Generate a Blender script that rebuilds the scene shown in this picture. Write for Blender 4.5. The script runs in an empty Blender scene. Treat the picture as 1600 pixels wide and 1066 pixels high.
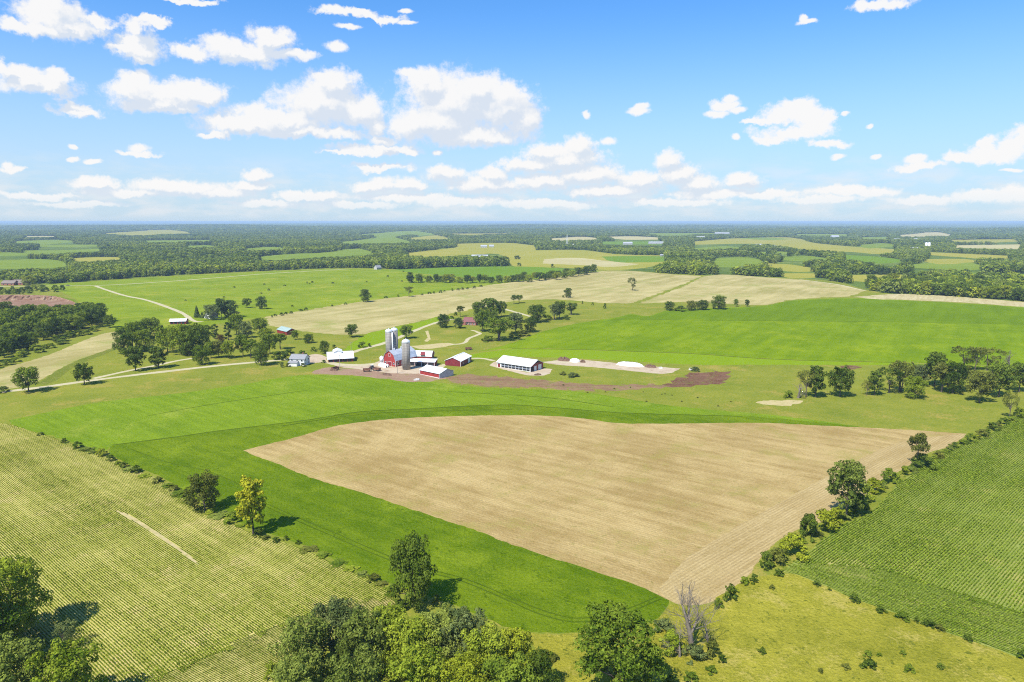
# Farm valley seen from a drone: fields, woods, dairy farm, cumulus sky.
import bpy, math, random
import numpy as np
from mathutils import Vector, Matrix
from mathutils.geometry import delaunay_2d_cdt

SC = bpy.context.scene
COL = SC.collection
PI = math.pi
rnd = random.Random(7)
nrs = np.random.RandomState(11)

# ------------------------------------------------------------------ survey frame
F = 1067.0            # focal length of the survey photograph in its own pixels
PITCH = math.radians(9.93)
CAMZ = 90.0
CP, SP = math.cos(PITCH), math.sin(PITCH)
SUN_AZ = math.radians(38)     # shadows fall towards this bearing (right of north)
SUN_EL = math.radians(54)

def hgt(x, y):
    """terrain height (works on floats and arrays)"""
    x = np.asarray(x, float); y = np.asarray(y, float)
    r = np.sqrt(x * x + y * y) + 1e-6
    near = 1.5 * np.sin(x / 95.0 + 0.7) * np.cos(y / 120.0) + 1.0 * np.sin((x + y) / 160.0)
    near = near * np.clip((r - 60) / 150, 0, 1) * np.clip(1.6 - r / 1500, 0, 1)
    mid = 2.0 * np.sin(x / 420.0 + 1.0) * np.sin(y / 500.0 + 0.4) * np.clip((r - 500) / 900, 0, 1)
    t = np.clip((r - 4500) / 5000, 0, 1); t = t * t * (3 - 2 * t)
    far = 12 + 15 * np.sin(x / 2600.0 + 0.5 + 0.5 * np.sin(y / 3100.0)) * np.sin(y / 760.0 + 0.5 * np.sin(x / 3000.0)) + 7 * np.sin(x / 900.0 + y / 700.0) \
        + 4 * np.sin(x / 410.0 - y / 530.0 + 1.3) + 7 * np.sin(x / 4300.0 + 2.2)
    e = np.clip((r - 15000) / 9000, 0, 1)
    far = far + 14 * e * (0.9 + 0.2 * np.sin(x / 3900.0 + 0.3) + 0.12 * np.sin(x / 1300.0))
    return near + mid + far * t

def H1(x, y):
    return float(hgt(x, y))

def ray(px, py):
    X = (px - 800) / F; Y = (533 - py) / F
    return (X, CP + Y * SP, -SP + Y * CP)

def at(px, py):
    """ground point surveyed at a photo pixel"""
    d = ray(px, py)
    dz = min(d[2], -0.0012)
    h = 0.0
    for _ in range(40):
        t = (h - CAMZ) / dz
        x, y = d[0] * t, d[1] * t
        h = 0.5 * h + 0.5 * H1(x, y)
    return Vector((x, y, H1(x, y)))

def project(x, y, z):
    zc = y * CP - (z - CAMZ) * SP
    yc = y * SP + (z - CAMZ) * CP
    return 800 + F * x / zc, 533 - F * yc / zc, zc

def height_for(p, hpx):
    """real height of something at ground point p that spans hpx photo pixels"""
    lo, hi = 0.0, 120.0
    y0 = project(p.x, p.y, p.z)[1]
    for _ in range(40):
        m = (lo + hi) / 2
        if y0 - project(p.x, p.y, p.z + m)[1] < hpx: lo = m
        else: hi = m
    return lo

def mpp(p):
    return project(p.x, p.y, p.z)[2] / F

# ------------------------------------------------------------------ tagging
def tag(o, label=None, cat=None, group=None, kind=None):
    if label: o['label'] = label
    if cat: o['category'] = cat
    if group: o['group'] = group
    if kind: o['kind'] = kind
    return o

def empty(name, loc, rz=0.0):
    o = bpy.data.objects.new(name, None)
    COL.objects.link(o)
    o.location = loc; o.rotation_euler = (0, 0, rz)
    o.empty_display_size = 0.5
    return o

def link(name, me, parent=None, mat=None):
    o = bpy.data.objects.new(name, me)
    COL.objects.link(o)
    if parent is not None: o.parent = parent
    if mat is not None:
        if not me.materials: me.materials.append(mat)
    return o

# ------------------------------------------------------------------ materials
def new_mat(name):
    m = bpy.data.materials.new(name); m.use_nodes = True
    nt = m.node_tree; nt.nodes.clear()
    return m, nt

class N:
    """tiny node writer"""
    def __init__(s, nt): s.nt = nt
    def node(s, t, **k):
        n = s.nt.nodes.new(t)
        for a, b in k.items(): setattr(n, a, b)
        return n
    def put(s, sock, v):
        if isinstance(v, bpy.types.NodeSocket): s.nt.links.new(v, sock)
        elif v is not None: sock.default_value = v
    def math(s, op, a, b=None, c=None, clamp=False):
        n = s.node('ShaderNodeMath', operation=op, use_clamp=clamp)
        s.put(n.inputs[0], a)
        if b is not None: s.put(n.inputs[1], b)
        if c is not None: s.put(n.inputs[2], c)
        return n.outputs[0]
    def vec(s, op, a, b=None, c=None):
        n = s.node('ShaderNodeVectorMath', operation=op)
        s.put(n.inputs[0], a)
        if b is not None: s.put(n.inputs[1], b)
        if c is not None: s.put(n.inputs[2], c)
        return n.outputs['Value'] if op in ('LENGTH', 'DOT_PRODUCT') else n.outputs[0]
    def mix(s, f, a, b, mode='MIX'):
        n = s.node('ShaderNodeMix', data_type='RGBA', blend_type=mode)
        n.clamp_factor = True
        s.put(n.inputs[0], f)
        s.put(n.inputs[6], a if isinstance(a, bpy.types.NodeSocket) else (*a, 1))
        s.put(n.inputs[7], b if isinstance(b, bpy.types.NodeSocket) else (*b, 1))
        return n.outputs[2]
    def noise(s, v, scale, detail=3, rough=0.55, dim='3D', dist=0.0):
        n = s.node('ShaderNodeTexNoise', noise_dimensions=dim)
        s.put(n.inputs['Vector'], v); n.inputs['Scale'].default_value = scale
        n.inputs['Detail'].default_value = detail; n.inputs['Roughness'].default_value = rough
        n.inputs['Distortion'].default_value = dist
        return n
    def ramp(s, v, a, b, c=0.0, d=1.0):
        n = s.node('ShaderNodeMapRange', interpolation_type='SMOOTHSTEP')
        s.put(n.inputs[0], v)
        for i, q in enumerate((a, b, c, d)): s.put(n.inputs[1 + i], q)
        return n.outputs[0]
    def pos(s, rot=0.0, scl=(1, 1, 1)):
        tc = s.node('ShaderNodeTexCoord')
        if rot == 0 and scl == (1, 1, 1): return tc.outputs['Object']
        m = s.node('ShaderNodeMapping')
        s.put(m.inputs['Vector'], tc.outputs['Object'])
        m.inputs['Rotation'].default_value = (0, 0, rot)
        m2 = s.node('ShaderNodeMapping')
        s.put(m2.inputs['Vector'], m.outputs[0])
        m2.inputs['Scale'].default_value = scl
        return m2.outputs[0]
    def out(s, sh, vol=False):
        o = s.node('ShaderNodeOutputMaterial')
        s.nt.links.new(sh, o.inputs['Volume' if vol else 'Surface'])
    def bump(s, h, strength, dist):
        b = s.node('ShaderNodeBump')
        b.inputs['Strength'].default_value = strength; b.inputs['Distance'].default_value = dist
        s.put(b.inputs['Height'], h)
        return b.outputs[0]
    def diffuse(s, c, nrm=None, rough=0.9):
        d = s.node('ShaderNodeBsdfDiffuse'); s.put(d.inputs[0], c if isinstance(c, bpy.types.NodeSocket) else (*c, 1))
        d.inputs['Roughness'].default_value = 0.0
        if nrm is not None: s.put(d.inputs['Normal'], nrm)
        return d.outputs[0]

def plain(name, col, rough=0.7, metal=0.0, var=0.12, scale=1.2, streak=None):
    """painted / built surface with light wear"""
    m, nt = new_mat(name); n = N(nt)
    p = n.pos()
    a = n.noise(p, scale, 4, 0.6).outputs[0]
    b = n.noise(p, scale * 9, 2, 0.5).outputs[0]
    f = n.math('ADD', n.math('MULTIPLY', a, 0.7), n.math('MULTIPLY', b, 0.3))
    c = n.mix(n.ramp(f, 0.3, 0.7), tuple(v * (1 - var) for v in col), tuple(min(1, v * (1 + var)) for v in col))
    if streak:
        ps = n.pos(0, streak)
        st = n.noise(ps, 1.0, 2, 0.5).outputs[0]
        c = n.mix(n.ramp(st, 0.45, 0.75, 0, 0.5), c, tuple(v * 0.72 for v in col))
    bs = n.node('ShaderNodeBsdfPrincipled')
    n.put(bs.inputs['Base Color'], c)
    bs.inputs['Roughness'].default_value = rough; bs.inputs['Metallic'].default_value = metal
    n.out(bs.outputs[0])
    return m

def field_mat(name, c1, c2, c3=None, rot=0.0, rows=0.0, rowcol=None, rowamt=0.0, streak=0.5, patch=45.0, fine=1.0,
              bump=0.5, patchamt=0.6, spots=None, spotamt=0.0, along=0.03, across=0.35):
    """field surface: broad patches, streaks along the working direction, fine mottling and optional drilled rows"""
    m, nt = new_mat(name); n = N(nt)
    p = n.pos()
    big = n.noise(p, 1.0 / patch, 3, 0.6).outputs[0]
    med = n.noise(p, 1.0 / (patch * 0.22), 3, 0.6).outputs[0]
    fin = n.noise(p, 1.1 * fine, 5, 0.72).outputs[0]
    stv = n.pos(rot, (along, across, 1))
    st = n.noise(stv, 1.0, 4, 0.6).outputs[0]
    f = n.math('MULTIPLY_ADD', n.math('SUBTRACT', big, 0.5), 1.6 * patchamt, 0.5)
    f = n.math('MULTIPLY_ADD', n.math('SUBTRACT', med, 0.5), 1.0 * patchamt, f)
    f = n.math('MULTIPLY_ADD', n.math('SUBTRACT', st, 0.5), 2.2 * streak, f)
    f = n.math('MULTIPLY_ADD', n.math('SUBTRACT', fin, 0.5), 2.0, f, clamp=True)
    c = n.mix(f, c1, c2)
    if c3 is not None:
        g = n.noise(p, 1.0 / (patch * 0.6), 5, 0.7).outputs[0]
        g2 = n.math('MULTIPLY_ADD', n.math('SUBTRACT', fin, 0.5), 0.5, g)
        c = n.mix(n.ramp(g2, 0.52, 0.70, 0, 0.75), c, c3)
    if spots is not None:
        s1 = n.noise(p, 0.42 * fine, 3, 0.7).outputs[0]
        c = n.mix(n.ramp(s1, 0.60, 0.68, 0, spotamt), c, spots)
    if rows > 0:
        w = n.node('ShaderNodeTexWave', wave_type='BANDS', bands_direction='Y', wave_profile='SIN')
        n.put(w.inputs['Vector'], n.pos(rot, (1, 1, 1)))
        w.inputs['Scale'].default_value = 2 * PI / (20.0 * rows)
        w.inputs['Distortion'].default_value = 1.2; w.inputs['Detail'].default_value = 1.0
        amt = n.math('MULTIPLY', n.ramp(w.outputs[1], 0.25, 0.8), rowamt)
        amt = n.math('MULTIPLY', amt, n.ramp(med, 0.25, 0.65, 0.35, 1.0))
        c = n.mix(amt, c, rowcol)
    bh = n.math('ADD', fin, n.math('MULTIPLY', n.noise(p, 0.5 * fine, 3, 0.6).outputs[0], 0.8))
    n.out(n.diffuse(c, n.bump(bh, bump, 0.5)))
    return m

def leaf_mat(name, dark, light, trans=0.22):
    m, nt = new_mat(name); n = N(nt)
    at_ = n.node('ShaderNodeAttribute', attribute_name='tint')
    oi = n.node('ShaderNodeObjectInfo')
    f = n.math('MULTIPLY_ADD', n.math('SUBTRACT', oi.outputs['Random'], 0.5), 0.55, at_.outputs['Fac'], clamp=True)
    c = n.mix(f, dark, light)
    d = n.diffuse(c)
    t = n.node('ShaderNodeBsdfTranslucent')
    n.put(t.inputs[0], n.mix(0.5, c, light))
    mx = n.node('ShaderNodeMixShader'); mx.inputs[0].default_value = trans
    nt.links.new(d, mx.inputs[1]); nt.links.new(t.outputs[0], mx.inputs[2])
    n.out(mx.outputs[0])
    return m

LEAF = {
    'dark':   leaf_mat('leaf_dark',   (0.034, 0.066, 0.007), (0.175, 0.230, 0.028)),
    'mid':    leaf_mat('leaf_mid',    (0.060, 0.108, 0.009), (0.240, 0.300, 0.030)),
    'bright': leaf_mat('leaf_bright', (0.105, 0.160, 0.010), (0.340, 0.390, 0.036)),
    'yellow': leaf_mat('leaf_yellow', (0.150, 0.180, 0.010), (0.370, 0.400, 0.030)),
    'gold':   leaf_mat('leaf_gold',   (0.180, 0.195, 0.009), (0.480, 0.470, 0.030)),
    'grey':   leaf_mat('leaf_grey',   (0.070, 0.098, 0.026), (0.235, 0.275, 0.085)),
    'sage':   leaf_mat('leaf_sage',   (0.085, 0.120, 0.018), (0.290, 0.335, 0.060)),
    'olive':  leaf_mat('leaf_olive',  (0.062, 0.080, 0.012), (0.245, 0.255, 0.045)),
    'blue':   leaf_mat('leaf_blue',   (0.024, 0.052, 0.011), (0.120, 0.170, 0.036)),
    'purple': leaf_mat('leaf_purple', (0.060, 0.040, 0.016), (0.160, 0.120, 0.040)),
    'corn':   leaf_mat('leaf_corn',   (0.095, 0.160, 0.008), (0.280, 0.350, 0.032), 0.25),
    'cornY':  leaf_mat('leaf_corn_pale', (0.085, 0.132, 0.006), (0.230, 0.285, 0.024), 0.25),
}
BARK = plain('bark', (0.10, 0.080, 0.058), 0.9, 0, 0.35, 1.5)
BARE = plain('bare_wood', (0.21, 0.175, 0.135), 0.9, 0, 0.3, 1.5)

def rot_of(p, q):
    a, b = at(*p), at(*q)
    return -math.atan2(b.y - a.y, b.x - a.x)

ROT_W = rot_of((180, 798), (312, 882))       # rows of the west corn field
ROT_WH = rot_of((400, 993), (521, 940))
ROT_E = rot_of((1300, 850), (1560, 675))     # rows of the east corn field
ROT_EH = rot_of((1300, 917), (1560, 1013))
ROT_T = rot_of((552, 766), (955, 901))
ROT_FAR = rot_of((470, 505), (800, 455))

# base colours are real-world reflectances; exposure does the rest
STRAW = (0.300, 0.208, 0.074); STRAW2 = (0.465, 0.345, 0.145)
FM = {}
FM['meadow'] = field_mat('meadow_grass', (0.1208, 0.161, 0.0165), (0.2467, 0.2438, 0.03375), (0.315, 0.2438, 0.05625), patch=38, patchamt=0.7, streak=0.15)
FM['pasture'] = field_mat('pasture_grass', (0.120, 0.180, 0.0090), (0.225, 0.275, 0.0180), (0.30, 0.285, 0.040), rot=ROT_FAR, patch=60, patchamt=1.0, streak=0.4, spots=(0.075, 0.125, 0.007), spotamt=0.45, bump=0.5)
FM['olive'] = field_mat('olive_pasture', (0.185, 0.188, 0.017), (0.365, 0.328, 0.038), (0.44, 0.360, 0.090), patch=20, patchamt=1.0, streak=0.05, fine=1.5, spots=(0.095, 0.120, 0.012), spotamt=0.75, bump=1.0)
FM['alfalfa'] = field_mat('alfalfa', (0.080, 0.138, 0.0040), (0.152, 0.212, 0.0085), (0.190, 0.250, 0.013), rot=ROT_T, patch=42, patchamt=1.35, streak=0.7, fine=1.3, bump=1.0, spots=(0.048, 0.090, 0.003), spotamt=0.6)
FM['clover'] = field_mat('clover', (0.110, 0.180, 0.0080), (0.190, 0.268, 0.0150), (0.245, 0.290, 0.034), rot=ROT_T, patch=50, patchamt=0.8, streak=0.7, fine=1.2, bump=0.9, spots=(0.070, 0.120, 0.005), spotamt=0.5)
FM['hay'] = field_mat('hay_green', (0.105, 0.172, 0.0035), (0.170, 0.240, 0.0065), (0.215, 0.270, 0.012), rot=ROT_FAR, patch=65, patchamt=1.15, streak=0.9, fine=0.8, bump=0.6, along=0.010, across=0.10, spots=(0.075, 0.125, 0.003), spotamt=0.35)
FM['haydark'] = field_mat('hay_deep', (0.090, 0.150, 0.0035), (0.140, 0.212, 0.0060), rot=ROT_FAR, patch=80, patchamt=0.8, streak=0.7, fine=0.8, bump=0.6, along=0.010, across=0.10)
FM['haylight'] = field_mat('hay_light', (0.1418, 0.2204, 0.006), (0.1995, 0.2736, 0.01), rot=ROT_FAR, patch=60, patchamt=0.4, streak=0.4, fine=0.8, bump=0.4)
FM['stubble'] = field_mat('stubble', STRAW, STRAW2, (0.285, 0.250, 0.060), rot=ROT_T, rows=1.15, rowcol=(0.24, 0.170, 0.070), rowamt=0.30, patch=34, patchamt=1.25, streak=0.9, fine=1.4, bump=0.7, spots=(0.19, 0.175, 0.035), spotamt=0.5, along=0.03, across=0.3)
FM['stubbleH'] = field_mat('stubble_headland', (0.320, 0.230, 0.088), (0.500, 0.385, 0.180), (0.40, 0.29, 0.125), rot=ROT_E, rows=1.0, rowcol=(0.225, 0.152, 0.066), rowamt=0.38, patch=36, patchamt=0.7, streak=0.8, fine=1.4, bump=0.7, along=0.02, across=0.35)
FM['farstubble'] = field_mat('far_stubble', (0.285, 0.245, 0.085), (0.430, 0.360, 0.160), (0.225, 0.250, 0.050), rot=ROT_FAR, patch=75, patchamt=1.1, streak=1.1, fine=0.7, bump=0.4, along=0.008, across=0.08, spots=(0.20, 0.205, 0.05), spotamt=0.4)
FM['straw'] = field_mat('pale_straw', (0.33, 0.27, 0.12), (0.50, 0.43, 0.24), (0.24, 0.24, 0.06), rot=ROT_FAR, patch=30, streak=0.8, fine=0.5)
FM['cornsoilW'] = field_mat('corn_soil_west', (0.30, 0.285, 0.060), (0.52, 0.445, 0.145), (0.58, 0.44, 0.200), rot=ROT_W, patch=22, patchamt=0.9, streak=0.8, fine=1.5, bump=0.5)
FM['cornsoilE'] = field_mat('corn_soil_east', (0.15, 0.205, 0.034), (0.26, 0.285, 0.065), (0.36, 0.32, 0.10), rot=ROT_E, patch=22, patchamt=0.7, streak=0.3, fine=1.5, bump=0.5)
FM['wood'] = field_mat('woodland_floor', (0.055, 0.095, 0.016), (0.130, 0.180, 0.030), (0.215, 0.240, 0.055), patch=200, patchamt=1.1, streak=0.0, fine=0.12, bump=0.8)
FM['farA'] = field_mat('far_field_green', (0.125, 0.1845, 0.0182), (0.195, 0.246, 0.028), rot=0.2, patch=150, streak=0.6, fine=0.2, along=0.004, across=0.03)
FM['farB'] = field_mat('far_field_pale', (0.225, 0.2332, 0.0315), (0.33, 0.286, 0.0525), rot=0.2, patch=150, streak=0.6, fine=0.2, along=0.004, across=0.03)
FM['farC'] = field_mat('far_field_tan', (0.34, 0.29, 0.12), (0.45, 0.40, 0.20), rot=0.2, patch=150, streak=0.6, fine=0.2, along=0.004, across=0.03)
FM['farD'] = field_mat('far_field_deep', (0.1, 0.18, 0.0108), (0.15, 0.2325, 0.018), rot=0.2, patch=150, streak=0.6, fine=0.2)
FM['gravel'] = field_mat('gravel', (0.38, 0.33, 0.185), (0.50, 0.445, 0.285), patch=15, fine=1.2, streak=0.0, bump=0.2)
FM['yard'] = field_mat('yard_gravel', (0.38, 0.295, 0.19), (0.52, 0.43, 0.31), (0.27, 0.175, 0.105), patch=12, fine=1.2, streak=0.0, bump=0.3)
FM['dirt'] = field_mat('brown_dirt', (0.22, 0.130, 0.085), (0.36, 0.245, 0.160), (0.18, 0.20, 0.05), patch=14, fine=1.2, streak=0.0, bump=0.5)
FM['trample'] = field_mat('trampled_ground', (0.185, 0.105, 0.062), (0.265, 0.175, 0.090), (0.165, 0.200, 0.032), rot=0.1, patch=10, patchamt=1.0, fine=1.0, streak=1.0, bump=0.7, along=0.02, across=0.15, spots=(0.15, 0.17, 0.04), spotamt=0.6)
FM['manure'] = field_mat('dark_soil', (0.120, 0.056, 0.036), (0.215, 0.120, 0.072), (0.165, 0.175, 0.032), patch=7, patchamt=1.1, fine=1.5, streak=0.8, bump=0.9, spots=(0.15, 0.16, 0.035), spotamt=0.85)
FM['quarry'] = field_mat('quarry_earth', (0.17, 0.090, 0.058), (0.30, 0.185, 0.120), (0.40, 0.31, 0.20), patch=14, fine=0.8, streak=0.3, bump=0.8)
FM['sand'] = field_mat('sand', (0.36, 0.29, 0.12), (0.50, 0.42, 0.22), (0.24, 0.24, 0.05), patch=8, fine=1.0, streak=0.0)
FM['furrow'] = field_mat('field_furrow', (0.045, 0.080, 0.004), (0.085, 0.125, 0.007), patch=20, fine=1.2, streak=0.2)
FM['verge'] = field_mat('rough_verge', (0.095, 0.1395, 0.0144), (0.2, 0.207, 0.032), (0.28, 0.225, 0.072), patch=9, fine=1.5, streak=0.1, bump=1.0)

# ------------------------------------------------------------------ land cover
# outlines as surveyed on the photograph; each becomes a piece of one seamless ground
LAND = []     # (name, material, [photo points], soft edge jitter in m)
def land(name, mat, pts, jit=0.5, smooth=True):
    LAND.append((name, mat, pts, jit, smooth))

WOODLINE = [(-260, 436), (0, 438), (62, 444), (150, 438.5), (270, 430.5), (400, 424), (470, 421), (545, 419), (612, 420.5), (660, 424), (720, 424),
            (800, 424), (880, 424), (941, 422), (969, 422), (1053, 428), (1200, 433), (1256, 436), (1312, 441), (1350, 452), (1390, 459),
            (1450, 462), (1540, 467), (1600, 471), (1860, 480)]
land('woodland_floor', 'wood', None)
OPEN = [   # clearings and fields showing between the woods
    ('farA', [(-90, 407), (0, 407), (84, 406), (112, 413), (100, 417), (0, 420), (-90, 421)]),
    ('farA', [(36, 391.5), (100, 391), (157, 389), (157, 392.5), (80, 396.5), (36, 397)]),
    ('farA', [(400, 402), (425, 399), (500, 395.5), (580, 392.5), (585, 398), (500, 402), (410, 405.5)]),
    ('farB', [(630, 396), (712, 387), (712, 381), (800, 380), (836, 384), (838, 391), (912, 391), (960, 397), (1039, 399.5), (1042, 411),
              (1011, 418), (969, 422), (935, 421.5), (870, 418), (800, 415), (790, 401), (740, 398), (700, 400.5), (640, 399.5)]),
    ('farD', [(614, 421.5), (700, 418), (800, 416.5), (870, 419), (905, 423), (860, 429), (800, 433), (760, 436), (700, 431), (650, 427)]),
    ('farD', [(940, 401), (1000, 400), (1039, 400.5), (1040, 409), (1005, 410), (950, 407)]),
    ('farC', [(850, 405), (900, 403), (950, 408), (1000, 413), (960, 417), (900, 414), (848, 412)]),
    ('farA', [(1115, 404), (1188, 406), (1196, 412), (1160, 415.5), (1141, 418), (1112, 416.5)]),
    ('farB', [(1188, 411), (1240, 414), (1280, 421), (1260, 425), (1200, 418)]),
    ('farB', [(1084, 377.5), (1140, 373), (1194, 371), (1250, 373), (1262, 377.5), (1304, 383), (1403, 390), (1395, 395), (1330, 394), (1260, 391.5), (1235, 387), (1200, 382), (1084, 382.5)]),
    ('farA', [(1150, 372.2), (1194, 371.2), (1240, 373.6), (1200, 375.2)]),
    ('farD', [(1318, 398.5), (1380, 402), (1424, 408.5), (1369, 412), (1318, 407)]),
    ('farA', [(1422, 413), (1532, 414.5), (1538, 421), (1495, 423), (1422, 418)]),
    ('farB', [(1450, 394), (1582, 400), (1574, 404), (1500, 402), (1450, 398.5)]),
    ('farC', [(1492, 383.5), (1596, 382), (1592, 389.5), (1540, 388.5), (1492, 387.5)]),
    ('farB', [(1312, 430), (1380, 429.5), (1453, 432.5), (1466, 437.5), (1400, 437), (1335, 439.5)]),
    ('farC', [(944, 370), (985, 369.3), (1030, 371), (1030, 374.5), (960, 373.5)]),
    ('farD', [(940, 377.5), (1036, 377.5), (1036, 382.5), (940, 381.5)]),
    ('farB', [(1558, 434), (1640, 436), (1640, 442), (1560, 439)]),
    ('farA', [(1342, 370.5), (1392, 370.5), (1392, 375), (1342, 374.3)]),
    ('farA', [(60, 383.2), (150, 382.4), (190, 384), (110, 386.2), (60, 385.8)]),
    ('farA', [(290, 384.3), (330, 383.8), (340, 386.5), (292, 387)]),
    ('farC', [(36, 369.2), (90, 368.8), (90, 370.6), (36, 371.2)]),
    ('farB', [(1340, 424.2), (1420, 423.4), (1422, 426), (1342, 427.2)]),
    ('farA', [(1205, 401.5), (1290, 403.5), (1300, 408), (1230, 407)]), ('farA', [(-40, 395.5), (30, 395), (60, 399), (-40, 401)]),
    ('farB', [(100, 404), (180, 402), (204, 405), (120, 408.5)]), ('farA', [(225, 376), (330, 375), (330, 378), (230, 379.5)]),
    ('farB', [(640, 371.8), (700, 371.3), (702, 373.8), (642, 374.2)]), ('farA', [(380, 389), (440, 387), (447, 390), (385, 392)]),
    ('farA', [(1080, 388), (1150, 385.6), (1164, 389), (1085, 391.6)]), ('farB', [(1440, 405.3), (1520, 406), (1534, 409.5), (1445, 409)]),
    ('farA', [(1500, 425.6), (1600, 428), (1660, 432), (1510, 430.4)]), ('farB', [(1210, 427), (1290, 429), (1304, 432.4), (1215, 430.8)]),
    ('farA', [(1340, 382.8), (1390, 380.8), (1402, 384.6), (1345, 386.4)]), ('farA', [(1240, 365.8), (1330, 365.8), (1330, 368.6), (1240, 368)]),
    ('farB', [(1480, 374.8), (1590, 373.8), (1592, 377.6), (1490, 378.3)]), ('farC', [(860, 372.8), (930, 371.8), (936, 374.6), (862, 375.7)]),
    ('farA', [(20, 376.8), (110, 375.8), (122, 378.3), (25, 379.8)]), ('farA', [(530, 378.4), (640, 376.8), (642, 379.4), (535, 381.4)]),
    ('farC', [(1400, 367.6), (1490, 367.2), (1492, 369), (1402, 369.5)]), ('farA', [(560, 366.2), (680, 365.6), (682, 367), (562, 367.6)]),
    ('farB', [(160, 364.6), (300, 364), (302, 365.2), (162, 366)]), ('farB', [(700, 365), (800, 364.8), (800, 366), (702, 366.4)]),
    ('farA', [(1010, 364.4), (1120, 364.2), (1120, 366), (1012, 366.4)]), ('farA', [(1180, 393.6), (1230, 393.8), (1246, 396.6), (1186, 396.4)]),
]
for m_, pts in OPEN: land('far_field', m_, pts, 1.5)
land('pasture', 'pasture', [(62, 445), (150, 439.5), (270, 431.5), (400, 425), (545, 420), (612, 421.5), (650, 427.5), (700, 432), (745, 437), (800, 434.5), (860, 430), (925, 423.5), (941, 424), (870, 433), (800, 441), (710, 453), (653, 461), (597, 467),
                            (541, 475), (484, 484), (417, 495), (380, 501), (330, 507), (290, 512), (250, 515), (200, 520), (175, 514), (150, 490), (128, 474), (100, 458), (62, 448)], 1.0)
land('stubble_field', 'farstubble', [(417, 495), (484, 484), (541, 475), (597, 467), (653, 461), (710, 453), (800, 441), (870, 433), (941, 424), (969, 423), (1053, 429), (1096, 431.5),
                                     (1060, 447), (1020, 462), (988, 473), (955, 474), (912, 471), (870, 468), (800, 471), (766, 478), (710, 489), (681, 496), (653, 503), (611, 512), (569, 522), (527, 523), (470, 517), (420, 509)], 2.2)
land('stubble_field', 'farstubble', [(1104, 431.5), (1200, 434), (1256, 438), (1312, 446), (1349, 454), (1335, 461), (1284, 465), (1228, 470), (1200, 476), (1138, 475), (1067, 472), (1000, 474), (1030, 462), (1070, 447)], 2.2)
land('grass_strip', 'haylight', [(535, 548), (569, 524), (611, 513), (653, 504), (700, 493), (712, 497), (681, 504), (645, 518), (603, 535), (565, 546)], 1.0)
land('hay_field', 'hay', [(748, 549), (800, 536), (842, 520), (884, 509), (935, 500), (969, 495), (985, 491), (1011, 494), (1039, 486), (1124, 481), (1200, 477), (1228, 471), (1284, 467), (1340, 466), (1425, 470), (1538, 476), (1600, 480), (1860, 490),
                          (1860, 585), (1600, 573), (1400, 566), (1200, 560.5), (1081, 552), (997, 549), (912, 546), (800, 545)], 0.8)
land('hay_field', 'haydark', [(940, 503), (985, 492), (1011, 495), (1039, 487), (1124, 482), (1200, 478), (1228, 472), (1284, 468), (1340, 467), (1425, 471), (1538, 477), (1600, 481), (1860, 491), (1860, 516), (1600, 507), (1400, 503), (1200, 501), (1000, 499)], 0.8)
land('hay_field', 'haylight', [(720, 556), (760, 550), (800, 546), (912, 547), (997, 550), (1081, 553), (1200, 561.5), (1400, 567), (1600, 574.5), (1400, 571), (1200, 570), (1081, 570), (1000, 565.5), (940, 562), (860, 559), (800, 557), (745, 560)], 0.8)
land('stubble_strip', 'straw', [(1335, 464), (1400, 459.5), (1460, 461.5), (1538, 467), (1600, 472), (1860, 482), (1860, 491), (1600, 480), (1538, 475), (1425, 469), (1360, 467)], 1.5)
land('stubble_field', 'farstubble', [(-160, 650), (-60, 600), (0, 577), (60, 560), (110, 541), (150, 525), (180, 518), (193, 517), (195, 524), (188, 540), (150, 553), (110, 568), (70, 590), (40, 603), (0, 610), (-160, 655)], 1.0)
land('grass_strip', 'verge', [(58, 600), (108, 569), (184, 541), (188, 544), (116, 574), (74, 601)], 0.5)
land('clover_field', 'clover', [(14, 657), (60, 647), (160, 628), (250, 618), (330, 608), (400, 597), (440, 590), (480, 586), (560, 588), (640, 592), (700, 600), (760, 606), (830, 608), (900, 612), (960, 620), (1040, 633), (1120, 641), (1200, 648), (1300, 660), (1345, 667),
                                (1160, 653), (1010, 650), (850, 640), (700, 640), (480, 660), (285, 686), (172, 699), (160, 706), (122, 694), (64, 676), (20, 664)], 0.6)
land('alfalfa_field', 'alfalfa', [(172, 697), (285, 681), (340, 673), (400, 666), (480, 656), (560, 643), (660, 638), (730, 634), (800, 632), (850, 635), (960, 644), (1010, 646), (1160, 650), (1250, 657), (1345, 667), (1340, 672), (1100, 740), (1048, 932), (1040, 952), (1025, 968), (985, 979), (912, 986),
                                  (856, 989), (800, 983), (738, 957), (690, 938), (645, 922), (610, 912), (575, 898), (530, 878), (480, 854), (440, 840), (400, 829), (310, 781), (245, 742), (205, 727), (172, 711)], 0.4)
EASTEDGE = [(1510, 678), (1500, 688), (1481, 698), (1453, 707), (1420, 727), (1400, 739), (1380, 755), (1350, 779), (1312, 797), (1290, 813), (1256, 823), (1200, 858), (1163, 905), (1115, 939), (1096, 945), (1060, 944)]
land('stubble_field', 'stubble', [(380, 704), (400, 699), (460, 684), (520, 667), (560, 660), (640, 653), (720, 650), (800, 649), (860, 650), (920, 655), (960, 661), (1010, 662), (1060, 662), (1130, 661), (1200, 661), (1260, 664), (1345, 668), (1425, 672)] + EASTEDGE +
     [(1040, 935), (997, 915), (955, 901), (912, 887), (856, 870), (800, 851), (738, 827), (653, 799), (552, 766), (484, 746), (437, 726), (400, 713)], 0.35)
land('stubble_headland', 'stubbleH', [(1066, 879), (1130, 836), (1200, 795), (1300, 741), (1400, 693), (1470, 681)] + EASTEDGE + [(1042, 935), (1030, 920)], 0.35)
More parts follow.
